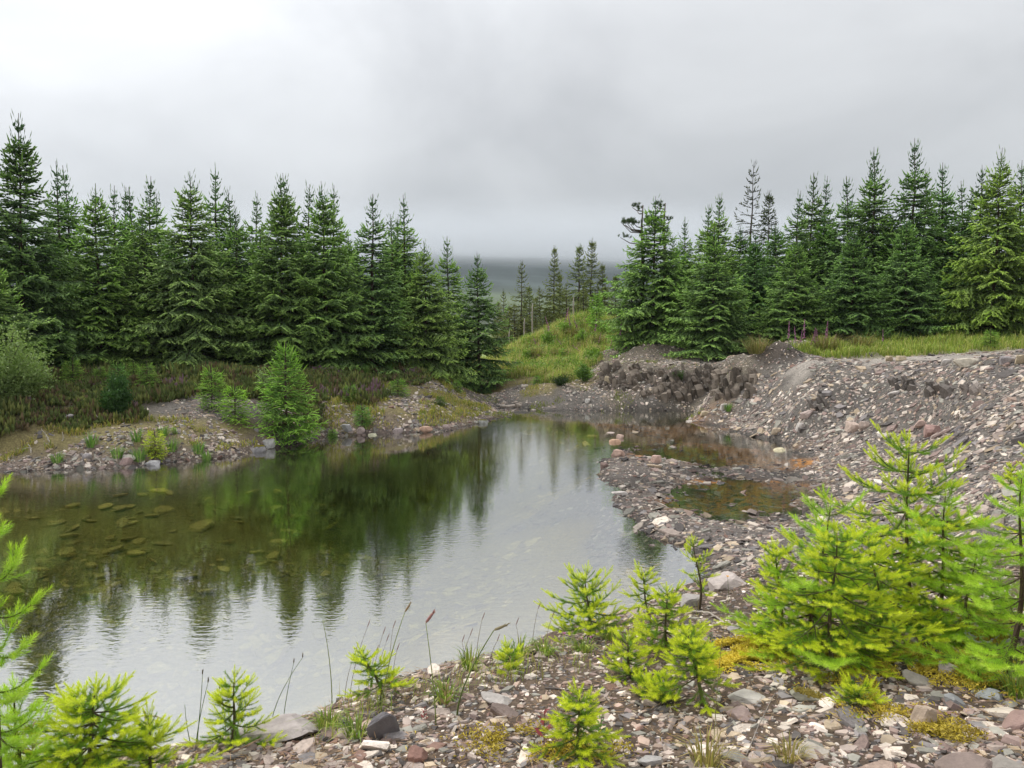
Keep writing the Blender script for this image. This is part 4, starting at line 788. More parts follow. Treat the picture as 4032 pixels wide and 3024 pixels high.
P = scatter(60000, 24, 42, ['soil', 'ledge', 'bank'], 2, 30, 23)[:5000]; gravel('gravel', P, sizes(len(P), .075, .5, .04, .3, 3), PW_G, .4, 'scattered stones on the spoil above the rock ledge', 3, big=12)
P = scatter(160000, 15, 34, ['shore', 'bank', 'gravel'], -42, 0, 24, lambda x, y: (H(x, y) > -.12) & (hash2(np.floor(x * 30), np.floor(y * 30), 6) < np.where(fbm(x / 1.2, y / 1.2, 3, 97) > .06, .75, .10) + .5 * (H(x, y) < .22)))[:11000]; gravel('gravel', P, sizes(len(P), .062, .6, .03, .36, 4), PW_G, .4, 'loose stones along the left shore and its scree', 4, big=48, dark=.8)
# slabs on the pond bed
q = np.random.default_rng(41); P = scatter(16000, 7, 26, ['bed'], -40, 16, 25, lambda x, y: (H(x, y) < -.06) & (fbm(x / 1.4, y / 1.4, 3, 98) > -.06))[:3000]
so = Soup(); n = len(P); sz = sizes(n, .17, .45, .06, .6, 5); Rm = slope_rot(P) @ eulers(q, n, .22); cc = np.array([.36, .262, .095]) * q.uniform(.6, 1.35, (n, 1)); kind = q.integers(0, len(SH_S), n)
for k, (V, F) in enumerate(SH_S):
    m = np.where(kind == k)[0]; W_ = np.einsum('nij,vj->nvi', Rm[m], V * np.array([1, 1, .6])) * sz[m][:, None, None] + P[m][:, None]; so.add(W_.reshape(-1, 3), np.repeat(cc[m], len(V), 0), (F[None] + (len(V) * np.arange(len(m)))[:, None, None]).reshape(-1, 3))
tag(link('submerged_stones', so.build('submerged_stones', M_STONE)), 'silt covered stones lying on the bed of the pond', 'stones', None, 'stuff')
SHB_ME = [mesh('stone', V, F, M_STONE) for V, F in SH_B]
def stone_obj(pos, Rm, size, col, k, flat=1.0):
    o = link('stone', SHB_ME[k % len(SHB_ME)], ground); M4 = Matrix.Identity(4); A = np.asarray(Rm) @ np.diag([size, size, size * flat])
    for i in range(3):
        for j in range(3): M4[i][j] = A[i, j]
        M4[i][3] = pos[i]
    o.matrix_world = M4; o.color = (*col, 1); return o
for px, py, w in [(110, 553, 32), (67, 557, 30), (139, 544, 19), (135, 555, 22), (102, 578, 25), (202, 529, 30), (72, 508, 20), (105, 508, 18), (131, 508, 16), (164, 511, 30), (153, 517, 18), (128, 525, 26), (75, 529, 20), (53, 524, 18), (16, 594, 30), (221, 562, 14), (592, 438, 15), (586, 446, 12)]:
    p = hit(px, py); s_ = w / FPX * p[1] * 1.05; stone_obj(p + UP * .03, eulers(q, 1, .25)[0], s_ * q.uniform(.8, 1.1), np.array((.58, .42, .155)) * q.uniform(.8, 1.2), int(q.integers(0, 16)), 1.1)
for m in range(62):
    px, py = q.uniform(0, 330), q.uniform(484, 606); p = hit(px, py); s_ = q.uniform(9, 26) / FPX * p[1]
    if p[2] < -.15: stone_obj(p + UP * .02, eulers(q, 1, .2)[0], s_, np.array((.50, .36, .135)) * q.uniform(.7, 1.25), int(q.integers(0, 16)), 1.0)
ALL.sort(key=lambda a: -a[0])
for k, (sh, pos, Rm, s_, c) in enumerate(ALL[:218]): stone_obj(pos, Rm, s_, c, k)

def rock_mesh(seed, dims, planes=11, rough=.05, sub=3):
    """angular broken block: a fine ball cut by random planes"""
    import bmesh
    q = np.random.default_rng(seed); bm = bmesh.new(); bmesh.ops.create_icosphere(bm, subdivisions=sub, radius=1.0); V = np.array([v.co for v in bm.verts]); F = np.array([[v.index for v in f.verts] for f in bm.faces]); bm.free()
    V /= np.linalg.norm(V, axis=1)[:, None]; Nn = q.normal(0, 1, (planes, 3)); Nn = np.vstack([Nn, [[0, 0, 1.3], [0, 0, -1], [.15, .05, 1]]]); Nn /= np.linalg.norm(Nn, axis=1)[:, None]; dd = q.uniform(.50, .82, len(Nn)); dd[-3:] = .5, .5, .56
    dp = V @ Nn.T; r = np.where(dp > .05, dd / np.maximum(dp, .05), 9).min(1); r = np.minimum(r, 1.05); P = V * r[:, None]; P *= (1 + rough * (fbm(P[:, 0] * 5 + seed, P[:, 1] * 5 + P[:, 2] * 4, 3, seed) * 2))[:, None]
    P -= (P.max(0) + P.min(0)) / 2; P /= (P.max(0) - P.min(0)); P *= np.array(dims)
    return mesh('rock', P, F, M_STONE, None, False)
GREY, PALE, PINK, RED, DARK, TAN, OLIVE, BROWN = (.31, .28, .275), (.46, .42, .385), (.42, .31, .27), (.25, .14, .11), (.14, .13, .135), (.46, .38, .26), (.30, .29, .22), (.23, .175, .15)
def rock(px, py, w, asp, th_, col, label, seed, tilt=(0, 0), yaw=None, cat='rock', lichen=None, name='rock'):
    p = hit(px, py); s_ = w / FPX * p[1]; o = link(name, rock_mesh(seed, (s_, s_ * asp, s_ * th_), 13 + seed % 6, .05, 4 if py > 640 else 3), None, (p[0], p[1], p[2] + s_ * th_ * .28), col)
    o.rotation_euler = (tilt[0], tilt[1], random.uniform(-.5, .5) if yaw is None else yaw); tag(o, label, cat)
    if lichen:
        q = np.random.default_rng(seed); m = 240; uv = q.normal(0, .22, (m, 2)); V = np.array([v.co for v in o.data.vertices]); pts = []
        for u_, v_ in uv:
            k = np.argmin((V[:, 0] - u_ * s_) ** 2 + (V[:, 1] - v_ * s_ * asp) ** 2 - V[:, 2] * s_ * .6); pts.append(V[k] + q.normal(0, s_ * .012, 3))
        pts = np.array(pts); so = Soup(); so.spindles(pts - UP * s_ * .02, pts + q.normal(0, s_ * .02, (m, 3)) + UP * s_ * .045, s_ * .04, np.array(lichen) * .8, np.array(lichen)); link('lichen', so.build('lichen', M_LEAF), o)
    return o
# near bank
rock(383, 737, 34, .4, 1.05, DARK, 'dark slab standing on edge on the near bank, left of centre', 1, (.35, -.55), .3)
rock(268, 737, 104, .5, .16, (.33, .29, .27), 'long low rock ledge at the lower left of the near bank', 2, (.05, -.16), .12)
rock(417, 762, 22, .9, .8, RED, 'rust red block at the bottom edge', 3, (.3, .3)); rock(497, 703, 36, .55, .30, PALE, 'pale grey slab tipped over a hollow on the near bank', 4, (.35, .28), -.2); rock(505, 716, 32, .5, .3, BROWN, 'brown slab under the tipped pale one', 5, (.3, .35), -.25)
rock(748, 699, 42, .65, .16, (.40, .37, .33), 'large flat pale slate plate in the middle of the right near bank', 6, (.15, .05), .1); rock(810, 699, 40, .4, .2, OLIVE, 'long olive slab with yellow end beside the flat plate', 7, (.1, .15), -.4, lichen=(.42, .33, .08))
rock(740, 718, 28, .8, .34, PINK, 'pinkish block below the large flat plate', 8, (.25, .1)); rock(740, 632, 30, .6, .22, GREY, 'grey plate beyond the yellow moss patch', 9, (.1, 0)); rock(824, 655, 34, .5, .18, (.19, .19, .18), 'dark flat slate under the spruce saplings', 10, (.1, 0)); rock(895, 653, 34, .45, .16, (.21, .21, .21), 'dark slate half sunk in moss', 11, (.12, .1))
rock(985, 642, 56, .75, .24, (.33, .32, .33), 'large flat grey rock with a yellow moss spot at the right', 12, (.12, -.1), .2, lichen=(.36, .27, .04)); rock(919, 684, 34, .6, .28, (.28, .25, .21), 'triangular grey brown rock on the moss', 13, (.3, .35), -.5); rock(953, 675, 32, .55, .38, (.31, .26, .235), 'brown grey block behind the triangular rock', 14, (.05, .15), -.15)
rock(922, 729, 26, .8, 1.15, (.40, .31, .235), 'upright tan rock with a white vein', 15, (-.2, .1)); rock(966, 780, 62, .8, .42, BROWN, 'big brown rock at the bottom right', 16, (.1, -.1)); rock(1006, 779, 50, .8, .45, (.27, .24, .21), 'rounded grey brown rock at the bottom right corner', 17, (0, .1)); rock(1014, 728, 44, .6, .34, (.30, .20, .17), 'reddish brown boulder at the right edge', 18, (.1, -.2)); rock(975, 740, 26, .7, .4, TAN, 'pale tan stone with yellow moss above the big brown rock', 19, (.2, 0), lichen=(.42, .31, .05))
rock(650, 764, 28, .55, .35, (.37, .35, .33), 'pale slab at the bottom edge, right of the drooping seedling', 20, (.2, -.1)); rock(812, 756, 38, .8, .2, (.44, .39, .33), 'large cream slab at the bottom edge', 21, (.4, .1)); rock(727, 588, 40, .8, .42, (.44, .38, .345), 'big pale boulder on the near shore by the larch sapling', 22, (.15, -.25)); rock(690, 606, 26, .6, .5, (.36, .33, .31), 'grey boulder under the twiggy seedlings', 23, (.1, -.1)); rock(955, 706, 24, .5, .45, (.25, .25, .25), 'grey slate wedge standing beside the reddish boulder', 24, (.2, .5)); rock(988, 698, 28, .6, .24, (.30, .31, .31), 'blue grey slab leaning near the right edge', 25, (.3, -.25))
# dark bedrock ledge: upright strata, block by block
lp = hit(668, 392); ledge = empty('rock_ledge', tuple(lp)); q = np.random.default_rng(77);
for m in range(210):
    px = q.uniform(600, 755); py = q.uniform(371, 399) if px > 640 else q.uniform(367, 391); p = hit(px, py)
    if p[1] > 33 or p[1] < 22 or p[2] < .12: continue
    o = link('strata_block', SHB_ME[m % 16], ledge); s_ = q.uniform(.35, .85); o.location = Vector(p - lp) + Vector((0, .02, -.04)); o.scale = (s_ * q.uniform(.7, 1.2), s_ * .8, s_ * q.uniform(1.0, 2.2)); o.rotation_euler = (q.normal(0, .2), R(90) - .25 + q.normal(0, .16), q.normal(0, .35)); v = q.uniform(.55, 1.6); o.color = (.125 * v, .102 * v, .080 * v, 1)
tag(ledge, 'dark brown ledge of upright rock strata above the shallows', 'rock ledge')
for (opx, opy, w_, lab_) in [(815, 405, 14, 'dark outcrop of tilted strata on the quarried slope above the shallows'), (902, 386, 10, 'small dark outcrop high on the slope under the cream rim stones'), (938, 392, 12, 'dark cleft outcrop on the slope below the long pale slab'), (975, 392, 10, 'buff broken outcrop right of the dark cleft one')]:
    op = hit(opx, opy); oc = empty('rock_outcrop', tuple(op))
    for m in range(12):
        p = hit(opx + q.uniform(-w_, w_), opy + q.uniform(-5, 5)); o = link('strata_block', SHB_ME[(m * 5) % 16], oc); s_ = q.uniform(.3, .6); o.location = Vector(p - op) + Vector((0, 0, -.03)); o.scale = (s_, s_ * .7, s_ * q.uniform(.8, 1.6)); o.rotation_euler = (q.normal(0, .2), R(90) - .4 + q.normal(0, .12), q.normal(0, .3)); v = q.uniform(.7, 1.4) * (2.2 if 'buff' in lab_ else 1); o.color = (.125 * v, .108 * v, .095 * v, 1)
    tag(oc, lab_, 'rock outcrop')
# quarried slope, platform rim, spit
rock(967, 366, 30, .5, .30, (.48, .43, .345), 'long pale slab lying on the platform rim', 26, (.0, -.05), .05); rock(889, 361, 9, .8, .7, TAN, 'round cream stone on the platform rim', 27); rock(901, 361, 10, .8, .6, TAN, 'second cream stone on the rim, right of the round one', 28); rock(947, 365, 11, .7, .7, PALE, 'pale block touching the left end of the long slab', 29); rock(1005, 364, 14, .7, .7, GREY, 'grey block on the rim right of the long slab', 30); rock(1021, 363, 13, .7, .8, TAN, 'cream boulder on the rim at the right edge', 31)
rock(853, 431, 16, .7, .6, (.46, .36, .30), 'pink white boulder at the foot of the slope, left of a pair', 32, (.2, .2)); rock(864, 429, 10, .8, .9, (.42, .33, .28), 'upright pinkish boulder, right of a pair', 33); rock(933, 436, 17, .8, .85, (.34, .22, .19), 'large reddish brown boulder above the spruce tip', 34); rock(921, 427, 15, .7, .5, (.42, .30, .25), 'pinkish rock behind the reddish brown boulder', 35); rock(884, 438, 12, .7, .45, PALE, 'pale flat rock low on the slope', 36); rock(807, 418, 15, .5, .45, (.44, .35, .31), 'long pinkish slab on the slope above the shallows', 37, (.1, -.35)); rock(776, 434, 14, .6, .5, (.5, .40, .29), 'cream stone at the edge of the shallows', 38); rock(800, 431, 9, .7, 1.1, PALE, 'upright white stone at the edge of the shallows', 39); rock(894, 396, 12, .5, .4, PALE, 'pale slab high on the slope', 40, (.1, -.3))
rock(781, 453, 15, .7, .42, (.56, .50, .33), 'smooth cream stone lying in the brown shallows', 41); rock(609, 437, 12, .6, .5, (.5, .40, .36), 'flat pink stone at the tip of the spit', 42); rock(620, 440, 8, .8, .9, (.48, .35, .29), 'small upright pink stone on the spit tip', 43); rock(615, 444, 13, .7, .45, (.48, .31, .21), 'orange pink stone below the flat pink one', 44); rock(618, 456, 14, .7, .6, (.42, .29, .23), 'reddish slab at the head of the gravel spit', 45); rock(656, 463, 11, .7, .9, (.50, .35, .29), 'pointed pink stone standing in the shallows', 46); rock(604, 468, 9, .8, .8, (.20, .14, .12), 'dark red stone on the pond side of the spit', 47); rock(620, 495, 18, .5, .25, PALE, 'pale flat slab on the spit', 48); rock(724, 410, 9, .7, .8, PALE, 'pale rock at the far edge of the shallows', 49); rock(705, 416, 10, .6, .6, TAN, 'buff rock left of the pale one at the far shallows', 50); rock(588, 403, 6, .8, .8, (.6, .57, .52), 'small white stone on the beach below the mound', 51); rock(608, 382, 7, .9, 1.1, TAN, 'buff block stuck in the rock ledge', 52)
# left shore
rock(129, 460, 16, .6, .28, (.5, .45, .41), 'pale flat slab resting on stones at the left waterline', 53, (.1, .1)); rock(153, 467, 16, .7, .5, (.37, .36, .36), 'grey pointed rock in the left waterline', 54, (.2, .1)); rock(126, 465, 13, .7, .6, (.31, .22, .20), 'brown block under the pale slab at the left waterline', 55); rock(87, 460, 9, .8, .8, GREY, 'round grey stone on the left shore', 56); rock(93, 420, 17, .6, .35, (.36, .31, .27), 'buff slab below the dark broom bush', 57); rock(69, 420, 14, .6, .4, GREY, 'grey slab left of the buff one under the heather', 58); rock(88, 441, 17, .4, .3, (.43, .37, .33), 'long tilted slab on the left bank', 59, (.1, -.4))
rock(258, 453, 16, .7, .55, (.24, .23, .23), 'dark shore rock with a yellow moss cap', 60, lichen=(.34, .30, .04)); rock(269, 447, 13, .8, .8, (.40, .39, .37), 'pale shore rock with yellow moss behind the dark mossy one', 61, lichen=(.34, .30, .04)); rock(347, 432, 12, .7, .7, (.30, .29, .29), 'grey block on the shore right of the bushy spruce', 62); rock(361, 434, 9, .7, .8, (.34, .27, .25), 'brownish boulder beside the grey shore block', 63); rock(373, 439, 10, .7, .5, (.5, .48, .34), 'yellowish white stone at the waterline', 64); rock(398, 434, 11, .7, .6, (.35, .29, .28), 'mauve boulder in the middle of the left shoreline', 65); rock(426, 432, 14, .6, .5, (.43, .28, .20), 'orange pink slab on the shoreline', 66, (.1, .15)); rock(415, 436, 13, .5, .2, PALE, 'flat white slab at the waterline below the orange one', 67); rock(447, 430, 8, .8, .8, (.27, .21, .19), 'small brown boulder on the shoreline', 68); rock(482, 425, 12, .6, .5, (.30, .30, .27), 'mossy pointed rock at the far tip of the left shore', 69, lichen=(.30, .27, .05))

# ---------------------------------------------------------------- near saplings with single needles
def needles(so, shoots, q):
    """shoots rows: base(3) axis(3) length bend needle density angle c_in(3) c_out(3)"""
    A = np.array(shoots, float); cnt = np.maximum(6, (A[:, 6] * A[:, 9]).astype(int)); idx = np.repeat(np.arange(len(A)), cnt); A = A[idx]; n = len(A)
    st = np.repeat(np.cumsum(cnt) - cnt, cnt); k = np.arange(n) - st; u = (k + q.random(n)) / np.repeat(cnt, cnt)
    ax = A[:, 3:6]; pos = A[:, 0:3] + ax * (A[:, 6] * u)[:, None] + UP * (A[:, 7] * u * u * A[:, 6])[:, None]
    tg = ax + UP * (2 * A[:, 7] * u)[:, None]; tg /= np.linalg.norm(tg, axis=1)[:, None]
    ref = np.where(np.abs(tg[:, 2:3]) < .9, UP[None], np.array([[1.0, 0, 0]])); a = np.cross(tg, ref); a /= np.linalg.norm(a, axis=1)[:, None]; b = np.cross(tg, a)
    ph = k * 2.39996 + q.uniform(-.4, .4, n); rad = np.cos(ph)[:, None] * a + np.sin(ph)[:, None] * b
    al = A[:, 10] * np.interp(u, [0, .75, 1], [1.1, .95, .35]) * q.uniform(.8, 1.2, n); d = tg * np.cos(al)[:, None] + rad * np.sin(al)[:, None] + UP * .10; d /= np.linalg.norm(d, axis=1)[:, None]
    l = A[:, 8] * q.uniform(.75, 1.15, n) * np.interp(u, [0, .15, .9, 1], [.7, 1, 1, .85]); sd = np.cross(tg, d); sd /= np.linalg.norm(sd, axis=1)[:, None] + 1e-9; w = np.interp(A[:, 8], [.01, .03], [.0011, .0012])
    P = np.stack([pos - sd * w[:, None], pos + sd * w[:, None], pos + d * l[:, None]], 1); t = np.clip(u * .9 + q.uniform(-.1, .1, n), 0, 1)[:, None]; c = (A[:, 11:14] * (1 - t) + A[:, 14:17] * t) * q.uniform(.8, 1.2, (n, 1)); C = np.stack([c * .85, c * .85, c * 1.12], 1)
    so.tris(P, C)
NEED = [0]
def sapling(label, base, top, spread, kind='spruce', seed=0, whorls=6, nb=5, base_pt=None, bend=.06, low=.12, tint=1.0, dens=1.0, name=None, side=1.0, old_tint=1.0):
    """base and top are picture points; the plant is built upright at its true place and size"""
    q = np.random.default_rng(seed); p = hit(*base) if base_pt is None else np.array(base_pt, float); Y = p[1]; t3 = at_y(top[0], top[1], Y) - p; Hs = t3[2]; Rs = spread / FPX * Y
    ns, ss = Soup(), Soup(); sh = []; larch = kind == 'larch'
    if larch: nl, dn, an, co, cn = .025, 950 * dens, R(60), np.array([.32, .50, .06]) * tint, np.array([.58, .78, .085]) * tint
    else: nl, dn, an, co, cn = .0175, 1350 * dens, R(58), np.array([.20, .33, .045]) * tint * old_tint, np.array([.82, .86, .07]) * tint
    bark = np.array([.085, .055, .035]) if larch else np.array([.10, .075, .045])
    w1, w2 = q.uniform(-.04, .04, 2)
    def axis(s): return np.array([t3[0] * s + w1 * Hs * math.sin(s * 5), t3[1] * s * 0 + w2 * Hs * math.sin(s * 4), Hs * s])
    S_ = np.linspace(0, .96, 14); ss.tube([axis(s) - (UP * .02 if s == 0 else 0) for s in S_], np.linspace(.006 + Hs * .010, .0022, 14), bark, 7)
    def shoot(o, d, l, new, up=.12): sh.append([*o, *d, l, up, nl * (1 if l > .03 else .8), dn, an, *(co if not new else co * .35 + cn * .65), *(cn if new else co * 1.2)])
    def limb(o, d, Lb, s_h, order=0):
        nseg = max(4, int(Lb / .03)); prev = o; pts = [o]
        for m in range(nseg):
            f = (m + 1) / nseg; cur = o + d * Lb * f + UP * Lb * bend * (f * f) * (.7 + .6 * s_h) - UP * Lb * .10 * math.sin(f * 3.1); pts.append(cur)
            sd_ = cur - prev; ln = np.linalg.norm(sd_); ax_ = sd_ / ln
            if f > .22: shoot(prev, ax_, ln * 1.1, f > .93, 0)
            prev = cur
        ss.tube(pts, np.linspace(.0022 + .006 * Lb, .0012, len(pts)), bark, 5, False)
        td = unit(pts[-1] - pts[-2]); nls = q.uniform(.06, .105) * min(1.25, .6 + 1.6 * Lb); shoot(pts[-1], td, nls, True)
        for sg in (-1, 1): shoot(pts[-1], unit(rot_about(td, UP, sg * R(q.uniform(28, 48))) + UP * .1), nls * q.uniform(.55, .85), True)
        if order == 0:
            f = .30 + .1 * q.random()
            while f < .96:
                k = min(nseg - 1, int(f * nseg)); o2 = pts[k] + (pts[k + 1] - pts[k]) * (f * nseg - k); tg = unit(pts[k + 1] - pts[k])
                for sg in (-1, 1):
                    if q.random() < .9 * side:
                        l2 = ((1 - f) * .48 * Lb + .035) * q.uniform(.7, 1.2); d2 = unit(rot_about(tg, UP, sg * R(q.uniform(40, 58))) + UP * q.uniform(-.25, .2))
                        if l2 > .11: limb(o2, d2, l2 * .75, s_h, 1)
                        else: a_ = l2 * .62; shoot(o2, d2, max(.02, a_), False, 0); shoot(o2 + d2 * a_, unit(d2 + UP * .1), max(.026, l2 - a_ + .012), f > .55 or q.random() < .45)
                f += q.uniform(.045, .068) / max(Lb, .12)
        elif Lb > .07:
            for f in np.arange(.3, .95, .034 / Lb):
                k = min(nseg - 1, int(f * nseg)); tg = unit(pts[k + 1] - pts[k]); sg = 1 if q.random() < .5 else -1; shoot(pts[k], unit(rot_about(tg, UP, sg * R(48)) + UP * q.uniform(-.1, .2)), q.uniform(.03, .06), f > .5)
    for wv_ in range(whorls):
        s = low + (.90 - low) * (wv_ / max(1, whorls - 1)) ** .92; a0 = q.uniform(0, 6.28); m_ = nb if s < .8 else max(3, nb - 1)
        for b in range(m_):
            a = a0 + b * 6.283 / m_ + q.uniform(-.3, .3); el = R(np.interp(s, [0, .6, .95], [-14, -3, 28])) + q.uniform(-.15, .15); Lb = Rs * (1.04 - s) ** .75 * q.uniform(.55, 1.25)
            if s < .2: Lb *= .8
            d = np.array([math.cos(a) * math.cos(el), math.sin(a) * math.cos(el), math.sin(el)]); limb(axis(s), d, max(.04, Lb), s)
        if not larch and wv_ < whorls - 1:
            for b in range(3): a = q.uniform(0, 6.28); limb(axis(s + q.uniform(.03, .09)), unit(np.array([math.cos(a), math.sin(a), .4])), Rs * .25 * (1.1 - s) + .03, s, 1)
    for m in range(10):
        s0, s1 = .35 + .055 * m, .35 + .055 * (m + 1); o = axis(s0); d = axis(s1) - o; shoot(o, unit(d), np.linalg.norm(d), False, 0)
    shoot(axis(.90), unit(axis(1.0) - axis(.88)), Hs * .10 + .02, True, 0)
    needles(ns, sh, q); e = empty(name or ('larch_sapling' if larch else 'spruce_sapling'), tuple(p)); link('stem', ss.build('sapling_stem', M_BARK, True), e); link('needles', ns.build('sapling_needles', M_FRESH), e); NEED[0] += sum(len(f) for f in ns.F3)
    return tag(e, label, 'sapling')
sapling('tallest spruce sapling on the right near bank, single bare leader rising above the others', (912, 622), (907, 433), 125, 'spruce', 1, 8, 5, bend=.08)
sapling('larch sapling with dark bent stem at the left of the right hand thicket', (808, 655), (829, 500), 112, 'larch', 2, 7, 4, bend=.06)
sapling('front spruce sapling of the thicket with drooping yellow tips', (833, 668), (833, 528), 105, 'spruce', 3, 8, 6, bend=-.02, low=.08)
sapling('larch sapling with stout brown trunk at the right edge', (1006, 672), (1030, 470), 105, 'larch', 4, 8, 4, bend=.04)
sapling('feathery larch sapling in the middle of the thicket', (938, 628), (948, 490), 105, 'larch', 5, 7, 4, bend=.04)
sapling('low spreading spruce filling the thicket behind the front sapling', (878, 642), (872, 535), 105, 'spruce', 31, 6, 6, bend=-.02)
sapling('low larch at the right of the thicket in front of the stout trunk', (965, 640), (975, 545), 75, 'larch', 32, 6, 4, bend=.0)
sapling('small spruce at the left front of the thicket', (784, 650), (775, 545), 55, 'spruce', 6, 6, 5, bend=-.02)
sapling('bent spruce seedling with bare lower stem beside the yellow moss', (703, 706), (688, 632), 52, 'spruce', 7, 5, 5, low=.38, bend=-.1)
sapling('upright spruce seedling behind the bent one', (667, 655), (666, 590), 52, 'spruce', 8, 5, 5, bend=.0)
sapling('neat cone shaped spruce seedling at the edge of the bank', (588, 640), (587, 576), 64, 'spruce', 9, 6, 5, bend=.12, low=.14)
sapling('twiggy spruce seedling with bare forked stems near the shore boulder', (699, 610), (696, 540), 26, 'spruce', 10, 4, 3, low=.3, side=.5, dens=.8)
sapling('thin spruce seedling leaning left over the water', (652, 624), (640, 570), 26, 'spruce', 11, 4, 3, low=.4, side=.5)
sapling('drooping spruce seedling at the bottom edge, centre', (580, 762), (578, 695), 46, 'spruce', 12, 5, 5, bend=-.15)
sapling('leaning spruce seedling at the left end of the slate bank', (384, 700), (364, 654), 42, 'spruce', 13, 4, 4, low=.3, bend=-.05)
sapling('bright spruce seedling on the lip of the bank above grey water', (231, 747), (236, 680), 46, 'spruce', 14, 5, 4, bend=.1)
sapling('yellow green spruce thicket in the lower left corner', (78, 800), (98, 690), 115, 'spruce', 15, 8, 7, bend=-.06, base_pt=None)
sapling('second spruce of the lower left corner beside the pale branch', (150, 790), (150, 722), 40, 'spruce', 16, 4, 4, bend=.1)
sapling('larch sprig at the very corner, bottom left', (20, 800), (16, 690), 46, 'larch', 17, 6, 4, bend=.25)
sapling('tall larch reaching in from the left edge with feathery branch tips', (0, 0), (-16, 462), 62, 'larch', 18, 9, 4, bend=.30, base_pt=(-1.70, 2.42, 1.42), low=.1)
sapling('tiny pale spruce seedling on the crest, centre', (510, 672), (509, 652), 16, 'spruce', 19, 3, 3)
sapling('small yellowish spruce seedling over a dark hollow', (630, 678), (627, 640), 24, 'spruce', 20, 4, 4)
sapling('low yellow green spruce seedling among the slates at right', (861, 706), (858, 690), 24, 'spruce', 21, 3, 4)
sapling('tiny larch seedling on the moss near the right edge', (978, 684), (978, 668), 14, 'larch', 22, 3, 4)
sapling('tiny larch seedling under the thicket', (943, 640), (943, 622), 14, 'larch', 23, 3, 4)
sapling('little spruce seedling standing alone on the gravel slope at right', (1011, 486), (1011, 466), 12, 'spruce', 24, 4, 4)
sapling('spruce tip entering at the right edge above the larch', (1050, 560), (1030, 440), 40, 'spruce', 25, 6, 5)
sapling('tiny spruce sprout in the slate below the bent seedling', (648, 698), (648, 684), 9, 'spruce', 26, 3, 3)
sapling('tiny spruce sprout at the foot of the bent seedling', (663, 702), (662, 686), 9, 'spruce', 27, 3, 3)
print('needles', NEED[0])

# ---------------------------------------------------------------- near grasses, flowers, moss, litter
def stalk(base, top, head, col, hcol, hl, hr, label, seed, name='grass_stalk', lean=0, w=.0032):
    """a stem with a seed head"""
    p = bhit(*base) if base != (797, 560) else hit(*base); Y = p[1]; t3 = at_y(top[0], top[1], Y) - p; q = np.random.default_rng(seed); s = np.linspace(0, 1, 9); P = np.stack([t3[0] * s ** 1.6, q.uniform(-.03, .03) * np.sin(s * 2.5), t3[2] * s], 1)
    e = empty(name, tuple(p)); so = Soup(); so.tube(P, np.linspace(w, w * .45, 9), np.array(col), 5); link('stem', so.build('stalk_stem', M_GRASS, True), e)
    if head:
        d = unit(np.array([head[0], 0, head[1]])); l = hl; hs = Soup(); hp = P[-1]; hs.tube([hp + d * l * f for f in (0, .2, .5, .8, 1)], np.array([.3, .9, 1, .7, .15]) * hr, np.array(hcol), 7)
        n = 40; u = q.random(n); c0 = hp + d * l * u[:, None]; v = q.normal(0, 1, (n, 3)); v /= np.linalg.norm(v, axis=1)[:, None]; hs.spindles(c0, c0 + (v * .6 + d) * hr * 2.2, hr * .35, np.array(hcol) * .8, np.array(hcol) * 1.3); link('seed_head', hs.build('seed_head', M_GRASS), e)
    return tag(e, label, 'grass stalk', 'tall grass stalks on the near bank')
GS, GP, GB = (.30, .36, .11), (.50, .26, .24), (.42, .30, .18)
stalk((381, 718), (405, 612), (.5, .8), GS, GB, .05, .005, 'tall grass stalk with drooping brown spikelets above the leaning seedling', 1); stalk((436, 727), (426, 622), (.55, .75), GS, GP, .062, .007, 'tall grass stalk with a fat pink seed head', 2); stalk((457, 716), (494, 629), (.8, .35), (.19, .24, .08), (.32, .27, .16), .07, .007, 'thick arching grass stalk with a pale seed head', 3, w=.005); stalk((332, 695), (322, 621), None, GS, GB, 0, 0, 'plain upright grass stalk left of the leaning seedling', 4)
stalk((713, 775), (729, 597), None, (.34, .31, .12), GB, 0, 0, 'long yellow grass stem crossing the right near bank', 5, w=.0016); stalk((720, 775), (712, 690), (.3, .9), (.32, .27, .12), (.30, .28, .14), .05, .003, 'yellow stem with feathery head at the bottom edge', 6, w=.0016); stalk((797, 560), (805, 462), (.2, 1), (.34, .25, .14), (.36, .27, .16), .03, .003, 'dry brown stem standing behind the thicket against the shallows', 7, w=.0022)
for i, (b, t, lab) in enumerate([((197, 745), (201, 676), 'forked dark rush stem in the lower left'), ((191, 746), (186, 703), 'shorter rush stem left of the forked one'), ((271, 722), (303, 657), 'leaning dark rush stem right of the bright lip seedling'), ((283, 716), (293, 664), 'upright dark rush stem crossing the leaning one'), ((196, 746), (207, 684), 'thin rush stem behind the forked one'), ((226, 728), (219, 690), 'dry stem in front of the bright lip seedling')]): stalk(b, t, (.1, 1) if i != 1 else None, (.14, .22, .06), (.16, .11, .07), .02, .003, lab, 10 + i, 'rush_stalk', w=.0024)
for i, (b, t) in enumerate(sorted([((345, 694), (356, 650)), ((350, 692), (367, 628)), ((372, 690), (383, 634)), ((376, 690), (387, 640)), ((388, 690), (393, 628)), ((368, 692), (376, 652)), ((392, 692), (397, 650)), ((462, 668), (470, 636)), ((476, 664), (482, 620)), ((490, 664), (497, 642)), ((466, 668), (462, 642)), ((520, 655), (516, 626)), ((545, 650), (552, 618)), ((532, 652), (538, 610))])): stalk(b, t, (.35, .95), (.20, .14, .075), (.30, .13, .13), .045, .0022, names[i] + ' thin reddish grass stem from the left on the near crest', 30 + i, 'grass_stalk', w=.0018)
TC = [(.24, .33, .06), (.33, .36, .09), (.17, .26, .05)]
